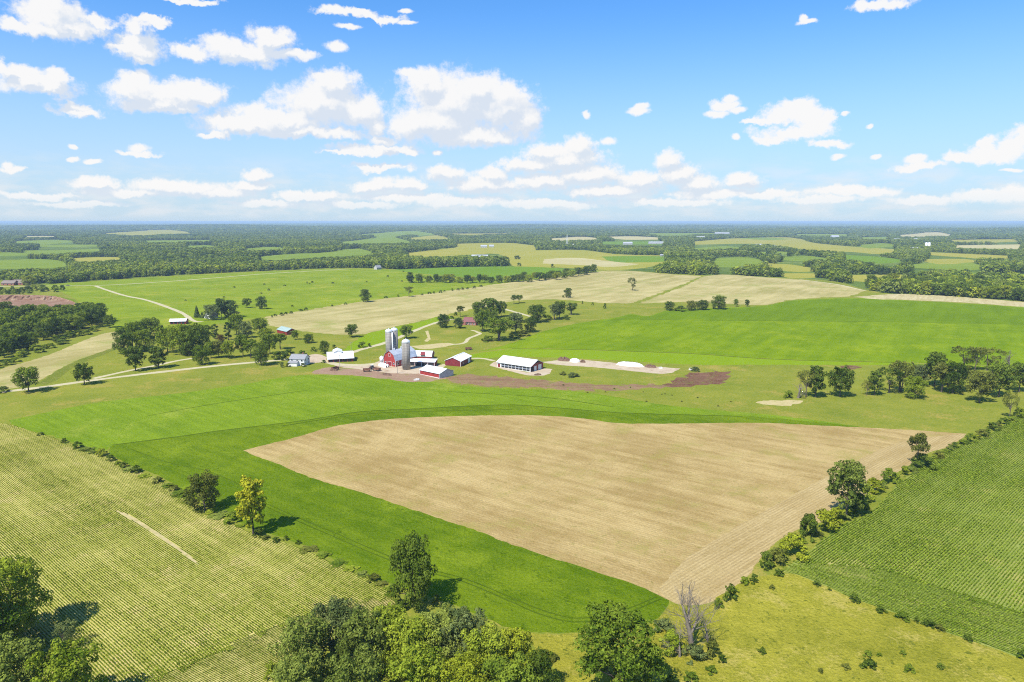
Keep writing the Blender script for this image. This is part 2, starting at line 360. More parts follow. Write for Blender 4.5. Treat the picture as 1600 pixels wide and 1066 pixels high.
HEDGEW = [(-140, 640), (0, 661), (20, 665), (64, 679), (122, 697), (160, 709), (205, 732), (245, 748), (310, 788), (400, 836), (440, 846), (480, 861), (530, 885), (575, 905), (600, 919), (618, 945)]
land('corn_field', 'cornsoilW', HEDGEW + [(600, 962), (525, 1003), (430, 1062), (300, 1130), (-40, 1180), (-260, 1100), (-330, 900)], 0.35)
HEDGEE = [(1594, 648), (1570, 664), (1540, 681), (1515, 692), (1480, 706), (1445, 724), (1420, 744), (1400, 759), (1370, 792), (1345, 808), (1318, 820), (1290, 840), (1260, 864), (1240, 878), (1224, 893)]
SOUTHE = [(1240, 897), (1270, 908), (1300, 920), (1340, 938), (1400, 959), (1450, 978), (1500, 996), (1560, 1016), (1600, 1032), (1760, 1095)]
land('corn_field', 'cornsoilE', HEDGEE + SOUTHE + [(1960, 1060), (1960, 720), (1720, 600)], 0.35)
land('rough_pasture', 'olive', [(1048, 945), (1096, 948), (1163, 908), (1222, 897)] + SOUTHE + [(1900, 1240), (900, 1240), (880, 1070), (835, 1012), (800, 986), (856, 991), (912, 988), (985, 981), (1025, 970)], 0.4)
land('quarry_floor', 'quarry', [(-60, 466), (0, 464), (94, 466), (122, 473), (110, 478), (60, 479), (0, 489), (-60, 494)], 1.0)
land('farm_yard', 'dirt', [(486, 583), (505, 575), (545, 576), (600, 580), (660, 584), (692, 588), (704, 591), (660, 597), (600, 592), (560, 587), (520, 586)], 1.0)
land('farm_yard', 'yard', [(508, 566), (545, 569), (592, 565), (602, 556), (655, 567), (694, 571), (692, 579), (655, 584), (600, 582), (560, 577), (530, 573)], 0.8)
land('farm_yard', 'yard', [(472, 566), (478, 557), (506, 556), (512, 563), (490, 568)], 0.8)
land('trampled_ground', 'trample', [(700, 592), (720, 586), (760, 587), (830, 593), (900, 598), (960, 601), (1040, 601.5), (1066, 604), (1000, 608), (940, 610), (880, 609), (800, 605), (740, 601), (704, 597)], 3.2)
land('dark_soil_patch', 'manure', [(1030, 601), (1060, 593), (1075, 585), (1100, 581), (1136, 580), (1139, 590), (1134, 597), (1110, 601), (1075, 605)], 3.2)
land('dark_soil_patch', 'manure', [(1312, 573), (1322, 571), (1340, 572.5), (1347, 574.5), (1335, 577), (1318, 576.5)], 0.5)
land('silage_pad', 'yard', [(845, 566), (890, 562), (960, 567), (1000, 571), (1062, 576), (1048, 583), (990, 580), (930, 574), (870, 570)], 0.5)
land('barn_pad', 'yard', [(764, 571), (774, 565), (822, 582), (850, 576), (863, 577), (858, 584), (830, 587), (800, 581)], 0.5)
land('sand_patch', 'sand', [(1180, 629), (1200, 626), (1255, 626), (1250, 630), (1200, 633)], 1.2)
land('sand_patch', 'sand', [(640, 541), (665, 539), (700, 536), (712, 538), (690, 543), (655, 545)], 0.8)
land('sand_patch', 'sand', [(664, 518), (669, 516.5), (671, 522), (673, 530), (668, 534), (663, 533), (668, 528), (666, 522)], 0.3)
land('sand_patch', 'sand', [(180, 798), (184, 798), (240, 828), (275, 852), (312, 881), (309, 883), (268, 853), (232, 829)], 0.1)

ROADS = [
    ('gravel_road', 5.0, [(-120, 627), (0, 613), (70, 604.6), (121, 597.6), (197, 587.7), (281, 578), (345, 571), (400, 566), (440, 562.5), (476, 560)]),
    ('gravel_track', 3.6, [(146, 591.5), (203, 579), (239, 572), (276, 564), (300, 560)]),
    ('gravel_road', 5.4, [(-160, 449), (0, 448), (42, 447.3), (145, 446.2), (175, 445.2), (260, 440), (340, 434), (400, 429), (480, 424), (545, 420.5)]),
    ('gravel_road', 4.6, [(149, 446.8), (169, 454), (197, 462.5), (225, 468), (259, 479), (287, 490.6), (304, 502), (316, 503)]),
    ('gravel_road', 4.6, [(530, 558), (545, 553), (563, 546.5), (579, 542.2), (603, 535.4), (622, 528), (645, 518), (681, 504.5), (703, 499.6), (716, 499)]),
    ('gravel_road', 5.5, [(505, 563), (512, 565.6), (526, 569), (547, 570.3), (568, 570), (590, 568)]),
    ('gravel_track', 3.2, [(734, 560), (756, 560.5), (772, 564)]),
    ('gravel_track', 3.2, [(850, 566), (880, 566), (905, 566)]),
    ('gravel_track', 3.0, [(704, 538.6), (727, 535), (731.5, 529.6), (742, 525), (751, 521.5), (744, 518), (737, 516)]),
    ('gravel_track', 4.0, [(788, 483), (806, 488), (829, 494.7)]),
    ('gravel_track', 5.0, [(1250, 437), (1310, 445), (1352, 454.5)]),
    ('gravel_track', 3.2, [(683, 578), (690, 573), (696, 569)]),
    ('wheel_track', 0.45, [(414, 791), (460, 812), (520, 838), (603, 873), (660, 892), (724, 909), (800, 941), (842, 959), (898, 972), (969, 961), (1033, 936)]),
    ('wheel_track', 0.45, [(418, 788), (466, 809), (526, 834), (608, 869), (664, 888), (728, 905), (804, 936), (846, 953), (900, 966), (966, 956), (1028, 932)]),
    ('wheel_track', 0.4, [(205, 702), (260, 722), (330, 738), (400, 770)]),
    ('wheel_track', 1.1, [(176, 695.5), (285, 681.5), (340, 673.5), (400, 666.5), (480, 656.5), (560, 644), (660, 638.7), (730, 634.7), (800, 632.8), (850, 635.8), (960, 644.6), (1010, 646.6), (1160, 650.8)]),
    ('wheel_track', 1.6, [(1000, 499.3), (1200, 501.3), (1400, 503.3), (1640, 508)]),
    ('wheel_track', 1.4, [(800, 545), (912, 546.5), (997, 549.5), (1081, 552.8), (1200, 561), (1400, 566.6)]),
    ('wheel_track', 0.9, [(440, 666), (560, 648), (660, 643), (800, 640)]),
    ('wheel_track', 0.9, [(700, 612), (860, 622), (960, 636)]),
    ('wheel_track', 0.8, [(230, 650), (330, 632), (480, 610)]),
]

def catmull(pts, closed, n=5):
    P = [Vector(p) for p in pts]; out = []
    m = len(P)
    rng = range(m if closed else m - 1)
    for i in rng:
        if closed: a, b, c, d = P[i - 1], P[i], P[(i + 1) % m], P[(i + 2) % m]
        else: a, b, c, d = P[max(i - 1, 0)], P[i], P[i + 1], P[min(i + 2, m - 1)]
        for k in range(n):
            t = k / n
            # centripetal-ish: fall back to straight when the corner is sharp
            u, v = (b - a), (c - b); w = (d - c)
            sb = u.length > 1e-6 and u.normalized().dot(v.normalized()) > 0.55
            sc = w.length > 1e-6 and w.normalized().dot(v.normalized()) > 0.55
            L = v.length
            tb = (u.normalized() + v.normalized()).normalized() * L if sb else v
            tcn = (v.normalized() + w.normalized()).normalized() * L if sc else v
            h00 = 2 * t**3 - 3 * t**2 + 1; h10 = t**3 - 2 * t**2 + t; h01 = -2 * t**3 + 3 * t**2; h11 = t**3 - t**2
            out.append(h00 * b + h10 * tb + h01 * c + h11 * tcn)
    if not closed: out.append(P[-1])
    return out

def outline(pts, jit):
    """surveyed outline -> world polygon with a slightly ragged edge"""
    W = [at(p[0], p[1]).xy for p in catmull([Vector(p) for p in pts], True, 4)]
    res = []
    for i, a in enumerate(W):
        b = W[(i + 1) % len(W)]
        L = (b - a).length; r = a.length
        step = max(1.6, r * 0.006)
        k = max(1, min(20, int(L / step)))
        for j in range(k):
            p = a.lerp(b, j / k)
            jj = jit * min(1.0, L / 3)
            res.append((p.x + rnd.uniform(-jj, jj), p.y + rnd.uniform(-jj, jj)))
    return res

def ribbon(pts, width):
    W = [at(p[0], p[1]).xy for p in catmull([Vector(p) for p in pts], False, 5)]
    L, R = [], []
    for i, p in enumerate(W):
        d = (W[min(i + 1, len(W) - 1)] - W[max(i - 1, 0)]).normalized()
        n = Vector((-d.y, d.x)); w = width / 2 * rnd.uniform(0.85, 1.15)
        L.append(p + n * w); R.append(p - n * w * rnd.uniform(0.9, 1.1))
    return [(p.x, p.y) for p in L] + [(p.x, p.y) for p in reversed(R)]

RMAX = 60000.0
verts, faces, layers = [], [], []
def add_poly(poly):
    b = len(verts); verts.extend(Vector(p) for p in poly); faces.append(list(range(b, b + len(poly))))
disc = [(RMAX * math.cos(2 * PI * k / 96), RMAX * math.sin(2 * PI * k / 96)) for k in range(96)]
add_poly(disc); layers.append(('meadow', 'meadow'))
WOODW = [at(p[0], p[1]).xy for p in catmull([Vector(p) for p in WOODLINE], False, 4)]
POLYW = {}
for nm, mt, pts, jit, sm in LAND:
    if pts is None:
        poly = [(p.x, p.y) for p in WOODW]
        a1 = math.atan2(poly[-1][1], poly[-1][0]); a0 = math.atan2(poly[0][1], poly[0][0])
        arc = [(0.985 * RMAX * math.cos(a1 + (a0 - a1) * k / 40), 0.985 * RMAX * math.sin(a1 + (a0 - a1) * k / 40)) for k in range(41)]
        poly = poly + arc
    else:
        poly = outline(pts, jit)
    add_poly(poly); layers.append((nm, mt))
for nm, w, pts in ROADS:
    add_poly(ribbon(pts, w)); layers.append((nm, 'furrow' if nm == 'wheel_track' else 'gravel'))
# support points: rings around the viewpoint, finer where the relief needs it
ring = []
r = 70.0
while r < 58000:
    for k in range(-64, 65):
        a = math.radians(90 + k * 0.85) + rnd.uniform(-0.004, 0.004)
        q = r * (1 + rnd.uniform(-0.02, 0.02))
        ring.append((q * math.cos(a), q * math.sin(a)))
    for k in range(0, 24):
        a = math.radians(90 + 60 + k * 10)
        ring.append((r * math.cos(a), r * math.sin(a)))
    r *= 1.085
verts.extend(Vector(p) for p in ring)
cv, ce, cf, ov, oe, of = delaunay_2d_cdt(verts, [], faces, 0, 1e-4, True)
cx = np.array([v.x for v in cv]); cy = np.array([v.y for v in cv]); cz = hgt(cx, cy)
gx = (hgt(cx + 1, cy) - hgt(cx - 1, cy)) / 2; gy = (hgt(cx, cy + 1) - hgt(cx, cy - 1)) / 2
gn = np.stack([-gx, -gy, np.ones_like(gx)], 1); gn /= np.linalg.norm(gn, axis=1)[:, None]
tri = np.array([f[:3] for f in cf])
mx = cx[tri].mean(1); my = cy[tri].mean(1)
def inside(poly, X, Y):
    """points in polygon, vectorised"""
    P = np.asarray(poly, float)
    res = np.zeros(X.shape, bool)
    bb = (X >= P[:, 0].min()) & (X <= P[:, 0].max()) & (Y >= P[:, 1].min()) & (Y <= P[:, 1].max())
    q = np.nonzero(bb)[0]
    if len(q) == 0: return res
    x, y = X[q], Y[q]; r_ = np.zeros(x.shape, bool)
    for i in range(len(P)):
        x0, y0 = P[i - 1]; x1, y1 = P[i]
        if y0 == y1: continue
        c = ((y0 > y) != (y1 > y)) & (x < (x1 - x0) * (y - y0) / (y1 - y0) + x0)
        r_ ^= c
    res[q] = r_
    return res
owner = np.zeros(len(tri), int)
WPOLY = []
for k, f in enumerate(faces):
    poly = [(verts[i].x, verts[i].y) for i in f]; WPOLY.append(poly)
    if k: owner[inside(poly, mx, my)] = k
def owner_at(X, Y):
    o_ = np.zeros(X.shape, int)
    for k in range(1, len(WPOLY)): o_[inside(WPOLY[k], X, Y)] = k
    return o_
buckets = {}
for f, o in zip(cf, owner): buckets.setdefault(int(o), []).append(f)
for k in sorted(buckets):
    nm, mt = layers[k]
    idx = {}; vv = []; ff = []
    for f in buckets[k]:
        g = []
        for i in f:
            if i not in idx: idx[i] = len(vv); vv.append(i)
            g.append(idx[i])
        ff.append(g)
    me = bpy.data.meshes.new(nm)
    me.from_pydata([(cx[i], cy[i], cz[i]) for i in vv], [], ff)
    me.validate(); 
    me.shade_smooth()
    if len(me.vertices) == len(vv):
        me.normals_split_custom_set_from_vertices([tuple(gn[i]) for i in vv])
    if me.polygons and me.polygons[0].normal.z < 0:
        me.flip_normals()
    o = link(nm, me, None, FM[mt]); o['kind'] = 'structure'


# ------------------------------------------------------------------ foliage
def mesh_np(name, V, Fq, tint=None):
    """mesh from arrays: V (n,3), Fq (m,4) quads"""
    me = bpy.data.meshes.new(name)
    me.vertices.add(len(V)); me.vertices.foreach_set('co', np.ascontiguousarray(V, dtype=np.float32).ravel())
    m = len(Fq)
    me.loops.add(m * 4); me.loops.foreach_set('vertex_index', np.ascontiguousarray(Fq, dtype=np.int32).ravel())
    me.polygons.add(m); me.polygons.foreach_set('loop_start', np.arange(0, m * 4, 4, dtype=np.int32))
    if tint is not None:
        a = me.attributes.new('tint', 'FLOAT', 'POINT'); a.data.foreach_set('value', np.ascontiguousarray(tint, dtype=np.float32))
    me.update(calc_edges=True)
    return me

def unit(v):
    return v / (np.linalg.norm(v, axis=-1, keepdims=True) + 1e-9)

def leaf_quads(C, Nn, size, rs):
    """a small rhombic leaf clump at each centre C facing Nn"""
    n = len(C)
    a = unit(np.cross(Nn, unit(rs.normal(size=(n, 3))))); b = np.cross(Nn, a)
    s = size * rs.uniform(0.45, 1.5, (n, 1)); q = s * rs.uniform(0.55, 0.95, (n, 1))
    V = np.stack([C - a * s, C - b * q + Nn * s * 0.15, C + a * s, C + b * q + Nn * s * 0.15], 1).reshape(-1, 3)
    Fq = np.arange(n * 4).reshape(n, 4)
    return V, Fq

def tube(pts, rad, sides=6):
    V, Q = [], []
    for i, p in enumerate(pts):
        d = (pts[min(i + 1, len(pts) - 1)] - pts[max(i - 1, 0)]).normalized()
        u = d.cross(Vector((0.3, 1, 0.1))).normalized(); v = d.cross(u)
        for k in range(sides):
            a = 2 * PI * k / sides
            V.append(p + (u * math.cos(a) + v * math.sin(a)) * rad[i])
    for i in range(len(pts) - 1):
        for k in range(sides):
            Q.append((i * sides + k, i * sides + (k + 1) % sides, (i + 1) * sides + (k + 1) % sides, (i + 1) * sides + k))
    return V, Q

class Tubes:
    def __init__(s): s.V, s.Q = [], []
    def add(s, pts, rad, sides=6):
        v, q = tube(pts, rad, sides); b = len(s.V)
        s.V += v; s.Q += [tuple(i + b for i in f) for f in q]
    def mesh(s, name):
        return mesh_np(name, np.array([tuple(v) for v in s.V]), np.array(s.Q))

def make_tree(seed, kind='round', leaves=2200, leaf=0.030, lobes=14, W=0.42, base=0.22, gap=0.0, lean=0.0, stems=1, squash=0.85, clumps=0):
    """unit-height tree: returns (trunk mesh, crown mesh); W is the crown's half width"""
    rs = np.random.RandomState(seed); rr = random.Random(seed)
    L = []
    top = 0.97
    for i in range(lobes):
        t = (i + 0.5) / lobes
        t = t ** 0.85
        if kind == 'round': R = W * (math.sin(PI * (0.14 + 0.74 * t)) ** 0.7)
        elif kind == 'tall': R = W * (math.sin(PI * (0.10 + 0.80 * t)) ** 0.6)
        elif kind == 'vase': R = W * (0.25 + 0.75 * math.sin(PI * (0.05 + 0.68 * t)))
        elif kind == 'column': R = W * (0.75 + 0.25 * math.sin(PI * t)) * (1 if t < 0.85 else 0.6)
        else: R = W * math.sqrt(max(0.05, 1 - t * t))                   # shrub dome
        a = i * 2.39996 + rr.uniform(-0.5, 0.5)
        lr = W * rr.uniform(0.24, 0.42) * (1.0 if kind != 'column' else 1.1)
        rad = max(0.0, R - lr * 0.7) * rr.uniform(0.70, 1.15)
        z = base + (top - base) * t
        z = min(max(z, base + lr * squash * 0.6), top - lr * squash * 0.75)
        if rr.random() < gap: continue
        L.append((rad * math.cos(a) + lean * t, rad * math.sin(a) + lean * 0.4 * t, z, lr, rr.uniform(-0.22, 0.22)))
    L.append((lean * 0.9, lean * 0.3, top - W * 0.42 * squash, W * 0.42, 0.05))
    if kind in ('round', 'tall'): L.append((lean * 0.4, 0, (base + top) / 2, W * 0.55, 0.0))
    if clumps:
        sub = []
        for (x, y, z, lr, tn) in L:
            for q in range(clumps):
                d_ = Vector((rr.gauss(0, 1), rr.gauss(0, 1), rr.gauss(0.25, 0.9))).normalized()
                k_ = lr * rr.uniform(0.62, 1.02)
                sub.append((x + d_.x * k_, y + d_.y * k_, z + d_.z * k_ * squash, lr * rr.uniform(0.30, 0.52), tn * 0.7 + rr.uniform(-0.16, 0.16)))
            sub.append((x, y, z, lr * 0.72, tn - 0.1))
        main = list(L); L = sub
    L = np.array(L); w = L[:, 3] ** 2; w /= w.sum()
    n = int(leaves * 1.7)
    li = rs.choice(len(L), n, p=w)
    d = unit(rs.normal(size=(n, 3)))
    fl = (d[:, 2] < -0.35) & (rs.rand(n) < 0.6); d[fl, 2] *= -1
    bumpy = 1 + 0.16 * np.sin(d[:, 0] * 7 + li) * np.sin(d[:, 1] * 6 + 2 * li) * np.cos(d[:, 2] * 5)
    rr_ = L[li, 3] * (0.70 + 0.34 * np.sqrt(rs.rand(n))) * bumpy
    C = L[li, :3] + d * rr_[:, None] * np.array([1, 1, squash])
    # drop leaf clumps buried deep inside another lobe
    D = np.linalg.norm((C[:, None, :] - L[None, :, :3]) / np.array([1, 1, squash]), axis=2) / L[None, :, 3]
    D[np.arange(n), li] = 9
    keep = (D.min(1) > 0.62) | (rs.rand(n) < 0.12)
    C, d, li = C[keep][:leaves], d[keep][:leaves], li[keep][:leaves]
    Nn = unit(d * 1.0 + rs.normal(size=C.shape) * 0.36 + np.array([0, 0, 0.22]))
    V, Q = leaf_quads(C, Nn, leaf, rs)
    tint = np.repeat(np.clip(0.5 + L[li, 4] * 1.1 + rs.normal(0, 0.17, len(C)), 0, 1), 4)
    crown = mesh_np('crown', V, Q, tint)
    # trunk, limbs reaching into the lobes
    T = Tubes()
    for s in range(stems):
        off = Vector((rr.uniform(-0.05, 0.05), rr.uniform(-0.05, 0.05), 0)) if stems > 1 else Vector((0, 0, 0))
        tip = Vector((lean * 0.6 + off.x * 3, off.y * 3, base + (top - base) * 0.62))
        p = [off + Vector((0, 0, -0.01)), off * 1.2 + Vector((0.004, 0.003, base * 0.55)), off * 1.8 + Vector((lean * 0.2, -0.004, base + 0.08)), off + tip * 0.8, tip]
        T.add(p, [0.030, 0.021, 0.018, 0.012, 0.005], 7)
        for k in range(min(len(L), 7)):
            q = Vector(main[(k * 2 + s) % len(main)][:3]) if clumps else Vector(L[(k * 2 + s) % len(L), :3]); b0 = p[2] * 0.9 + Vector((0, 0, 0.015 * k))
            T.add([b0, b0.lerp(q, 0.5) + Vector((0, 0, 0.02)), q], [0.011, 0.007, 0.003], 5)
    return T.mesh('trunk'), crown

def make_conifer(seed, leaves=1200, W=0.24):
    rs = np.random.RandomState(seed)
    n = leaves; t = 1 - np.sqrt(rs.rand(n)); t = t * 0.93 + 0.06
    tier = np.floor(t * 11) / 11
    R = W * (1 - t) * (1.05 - 0.5 * (t - tier) * 11 * 0.6) + 0.012
    a = rs.rand(n) * 2 * PI; q = R * (0.55 + 0.5 * np.sqrt(rs.rand(n)))
    C = np.stack([q * np.cos(a), q * np.sin(a), t - 0.12 * q], 1)
    Nn = unit(np.stack([np.cos(a) * 0.8, np.sin(a) * 0.8, np.full(n, 0.6)], 1) + rs.normal(size=(n, 3)) * 0.35)
    V, Q = leaf_quads(C, Nn, 0.030, rs)
    crown = mesh_np('crown', V, Q, np.repeat(np.clip(rs.normal(0.45, 0.2, n), 0, 1), 4))
    T = Tubes(); T.add([Vector((0, 0, -0.01)), Vector((0, 0, 0.5)), Vector((0, 0, 0.97))], [0.022, 0.014, 0.004], 6)
    return T.mesh('trunk'), crown

def make_dead(seed, depth=5, spread=0.62, up=0.10):
    """leafless tree: a leading stem that keeps rising, with forking side limbs down to twigs"""
    rr = random.Random(seed); T = Tubes()
    def grow(p, d, L, r, k, lead):
        n = 4; pts = [p]; rad = [r]
        for i in range(n):
            w_ = 0.10 if lead else 0.24
            d = (d + Vector((rr.uniform(-w_, w_), rr.uniform(-w_, w_), rr.uniform(-.04, .10) + up))).normalized()
            p = p + d * L / n; pts.append(p); rad.append(r * (1 - 0.38 * (i + 1) / n))
        T.add(pts, rad, 7 if k > 3 else (5 if k > 1 else 3))
        if k == 0: return
        for j in range(rr.choice((3, 4)) if k > 1 else rr.choice((2, 3))):
            a = rr.uniform(0, 2 * PI); s = spread * rr.uniform(0.7, 1.5)
            u = d.orthogonal().normalized(); v = d.cross(u)
            nd = (d + (u * math.cos(a) + v * math.sin(a)) * s).normalized()
            grow(pts[rr.randrange(1, n + 1)], nd, L * rr.uniform(0.5, 0.78), rad[-1] * rr.uniform(0.45, 0.72), k - 1, False)
        grow(pts[-1], d, L * 0.72, rad[-1] * 0.95, k - 1, lead)
    grow(Vector((0, 0, -0.01)), Vector((0, 0, 1)), 0.30, 0.026, depth, True)
    V = np.array([tuple(v) for v in T.V]); V[:, 2] /= V[:, 2].max()
    return mesh_np('trunk', V, np.array(T.Q))

PROTO = {}
def proto(key, *a, **k):
    PROTO[key] = make_tree(*a, **k)
for i in range(4): proto(('round', i), 100 + i, 'round', 5200, 0.021, 15 + i * 2, 0.44, 0.20, clumps=6)
for i in range(4): proto(('tall', i), 140 + i, 'tall', 5200, 0.020, 16 + i, 0.34, 0.16, clumps=6)
for i in range(3): proto(('airy', i), 170 + i, 'vase', 3000, 0.015, 15, 0.42, 0.26, gap=0.2, clumps=5, lean=0.10 * (i - 1))
for i in range(3): proto(('vase', i), 190 + i, 'vase', 4400, 0.019, 16, 0.44, 0.30, gap=0.05, clumps=6, stems=3)
for i in range(3): proto(('lolly', i), 210 + i, 'round', 3400, 0.020, 11, 0.38, 0.46, clumps=6)
for i in range(2): proto(('column', i), 230 + i, 'column', 1800, 0.026, 14, 0.20, 0.06)
for i in range(4): proto(('full', i), 250 + i, 'tall', 15000, 0.0125, 24 + i, 0.40, 0.06, clumps=9)
for i in range(4): proto(('low', i), 270 + i, 'round', 9500, 0.0165, 18, 0.50, 0.06, clumps=8)
PROTO[('conifer', 0)] = make_conifer(300); PROTO[('conifer', 1)] = make_conifer(301, 1200, 0.20)
SHRUB = [make_tree(320 + i, 'shrub', 2200, 0.038, 9, 0.62, 0.0, squash=0.75, clumps=5)[1] for i in range(5)]
DEAD = [make_dead(340, 5, 0.75), make_dead(341, 4, 1.0, 0.0), make_dead(342, 4, 0.6)]
NK = {}
for k in PROTO: NK[k[0]] = NK.get(k[0], 0) + 1
for (t_, c_) in PROTO.values():
    t_.materials.append(BARK); c_.materials.append(LEAF['mid'])
for s in SHRUB: s.name = 'shrub'; s.materials.append(LEAF['mid'])
for d_ in DEAD: d_.materials.append(BARE)
WIDTH = {k: float(np.ptp(np.array([v.co.x for v in c.vertices]))) for k, (t, c) in PROTO.items()}
SW = [float(np.ptp(np.array([v.co.x for v in s.vertices]))) for s in SHRUB]
SH_ = [float(max(v.co.z for v in s.vertices)) for s in SHRUB]
OCC = []       # where single trees stand, so that the mass of wood keeps clear of them

def leafed(o, col):
    o.material_slots[0].link = 'OBJECT'; o.material_slots[0].material = LEAF[col]

def tree(px, py, h, w, shape, col, label, group=None, name='tree', cat='tree'):
    """one tree: foot at photo point (px, py), h and w its height and width there"""
    p = at(px, py); Hh = height_for(p, h); Ww = w * mpp(p)
    key = (shape, rnd.randrange(NK[shape]))
    t, c = PROTO[key]
    root = empty(name, p, rnd.uniform(0, 2 * PI) if shape != 'airy' else rnd.uniform(-0.5, 0.5))
    s = Ww / WIDTH[key]
    root.scale = (s, s, Hh)
    tag(root, label, cat, group)
    o = link('trunk', t, root)
    if name != 'dead_tree':
        o2 = link('crown', c, root); leafed(o2, col)
    OCC.append((p.x, p.y, Ww / 2))
    return root

def dead(px, py, h, w, i, label, shrubby=False):
    p = at(px, py); Hh = height_for(p, h); Ww = w * mpp(p)
    me = DEAD[i]
    o = link('dead_tree', me)
    ex = float(np.ptp(np.array([v.co.x for v in me.vertices])))
    o.location = p; o.scale = (Ww / ex, Ww / ex, Hh); o.rotation_euler = (0, 0, rnd.uniform(0, 6))
    tag(o, label, 'tree', None)
    return o

def shrub(px, py, h, w, col, label, group=None):
    p = at(px, py); Hh = height_for(p, h); Ww = w * mpp(p)
    i = rnd.randrange(len(SHRUB))
    o = link('shrub', SHRUB[i]); leafed(o, col)
    o.location = (p.x, p.y, p.z - 0.04 * Hh); o.scale = (Ww / SW[i], Ww / SW[i], Hh / SH_[i]); o.rotation_euler = (0, 0, rnd.uniform(0, 6))
    tag(o, label, 'shrub', group)
    return o

# --- foreground
T = tree
T(26, 998, 122, 116, 'full', 'bright', 'tall yellow-green tree rising from the left edge of the striped corn')
T(-38, 1052, 136, 130, 'full', 'mid', 'broad tree cut by the lower left border behind the tall yellow-green one')
T(25, 1126, 120, 120, 'low', 'sage', 'bright rounded tree in the lower left corner with clumped crown')
T(106, 1124, 114, 112, 'low', 'bright', 'leafy tree on the bottom border just right of the corner tree')
T(99, 1014, 40, 42, 'airy', 'grey', 'thin greyish young tree at the right foot of the tall yellow-green tree')
T(320, 797, 57, 58, 'low', 'olive', 'dull olive willow-like tree at the edge of striped corn and alfalfa')
T(396, 834, 88, 54, 'tall', 'gold', 'golden yellow tree between the striped corn and the alfalfa')
T(646, 948, 108, 84, 'low', 'dark', 'big dark green oak standing alone at the corner of the striped corn')
for px, py, h, w, sh, c, lb in [
    (478, 1070, 100, 103, 'low', 'sage', 'left end tree of the foreground thicket, dull green'),
    (527, 1030, 88, 89, 'low', 'grey', 'greyish leafy tree on the upper left rim of the foreground thicket'),
    (568, 1056, 98, 91, 'low', 'sage', 'sage green tree in the middle left of the foreground thicket'),
    (608, 1042, 92, 80, 'low', 'bright', 'bright green tree on the upper rim of the foreground thicket near the dark oak'),
    (648, 1064, 96, 94, 'low', 'bright', 'mid green tree in the centre of the foreground thicket below the dark oak'),
    (693, 1046, 92, 87, 'low', 'sage', 'sage green tree right of centre in the foreground thicket'),
    (728, 1052, 100, 82, 'low', 'grey', 'tallest greyish tree on the right shoulder of the foreground thicket'),
    (756, 1078, 94, 96, 'low', 'bright', 'broad light tree on the right side of the foreground thicket'),
    (806, 1072, 84, 69, 'round', 'yellow', 'yellow-leaved tree at the right end of the foreground thicket'),
    (655, 1116, 100, 103, 'low', 'bright', 'light green tree at the bottom border in the middle of the thicket'),
    (560, 1122, 100, 107, 'low', 'sage', 'full tree at the bottom border left of the light green one'),
    (470, 1116, 86, 94, 'low', 'sage', 'low tree at the bottom border under the left end of the thicket'),
    (722, 1122, 92, 98, 'low', 'yellow', 'yellowish tree at the bottom border right of the light green one'),
    (792, 1126, 96, 98, 'low', 'mid', 'dense tree at the bottom border below the yellow-leaved tree'),
    (842, 1086, 66, 67, 'low', 'dark', 'small dark round tree at the right foot of the thicket'),
    (968, 1092, 138, 152, 'full', 'mid', 'big leafy walnut beside the bare dead tree'),
]: T(px, py, h, w, sh, c, lb)
dead(1081, 1014, 100, 88, 0, 'grey dead tree with bare forking limbs at the corner of the stubble')
dead(1062, 1026, 46, 60, 1, 'low broken bare branches left of the dead tree')
dead(1106, 1008, 52, 56, 1, 'small leafless thorn right of the dead tree')
S = shrub
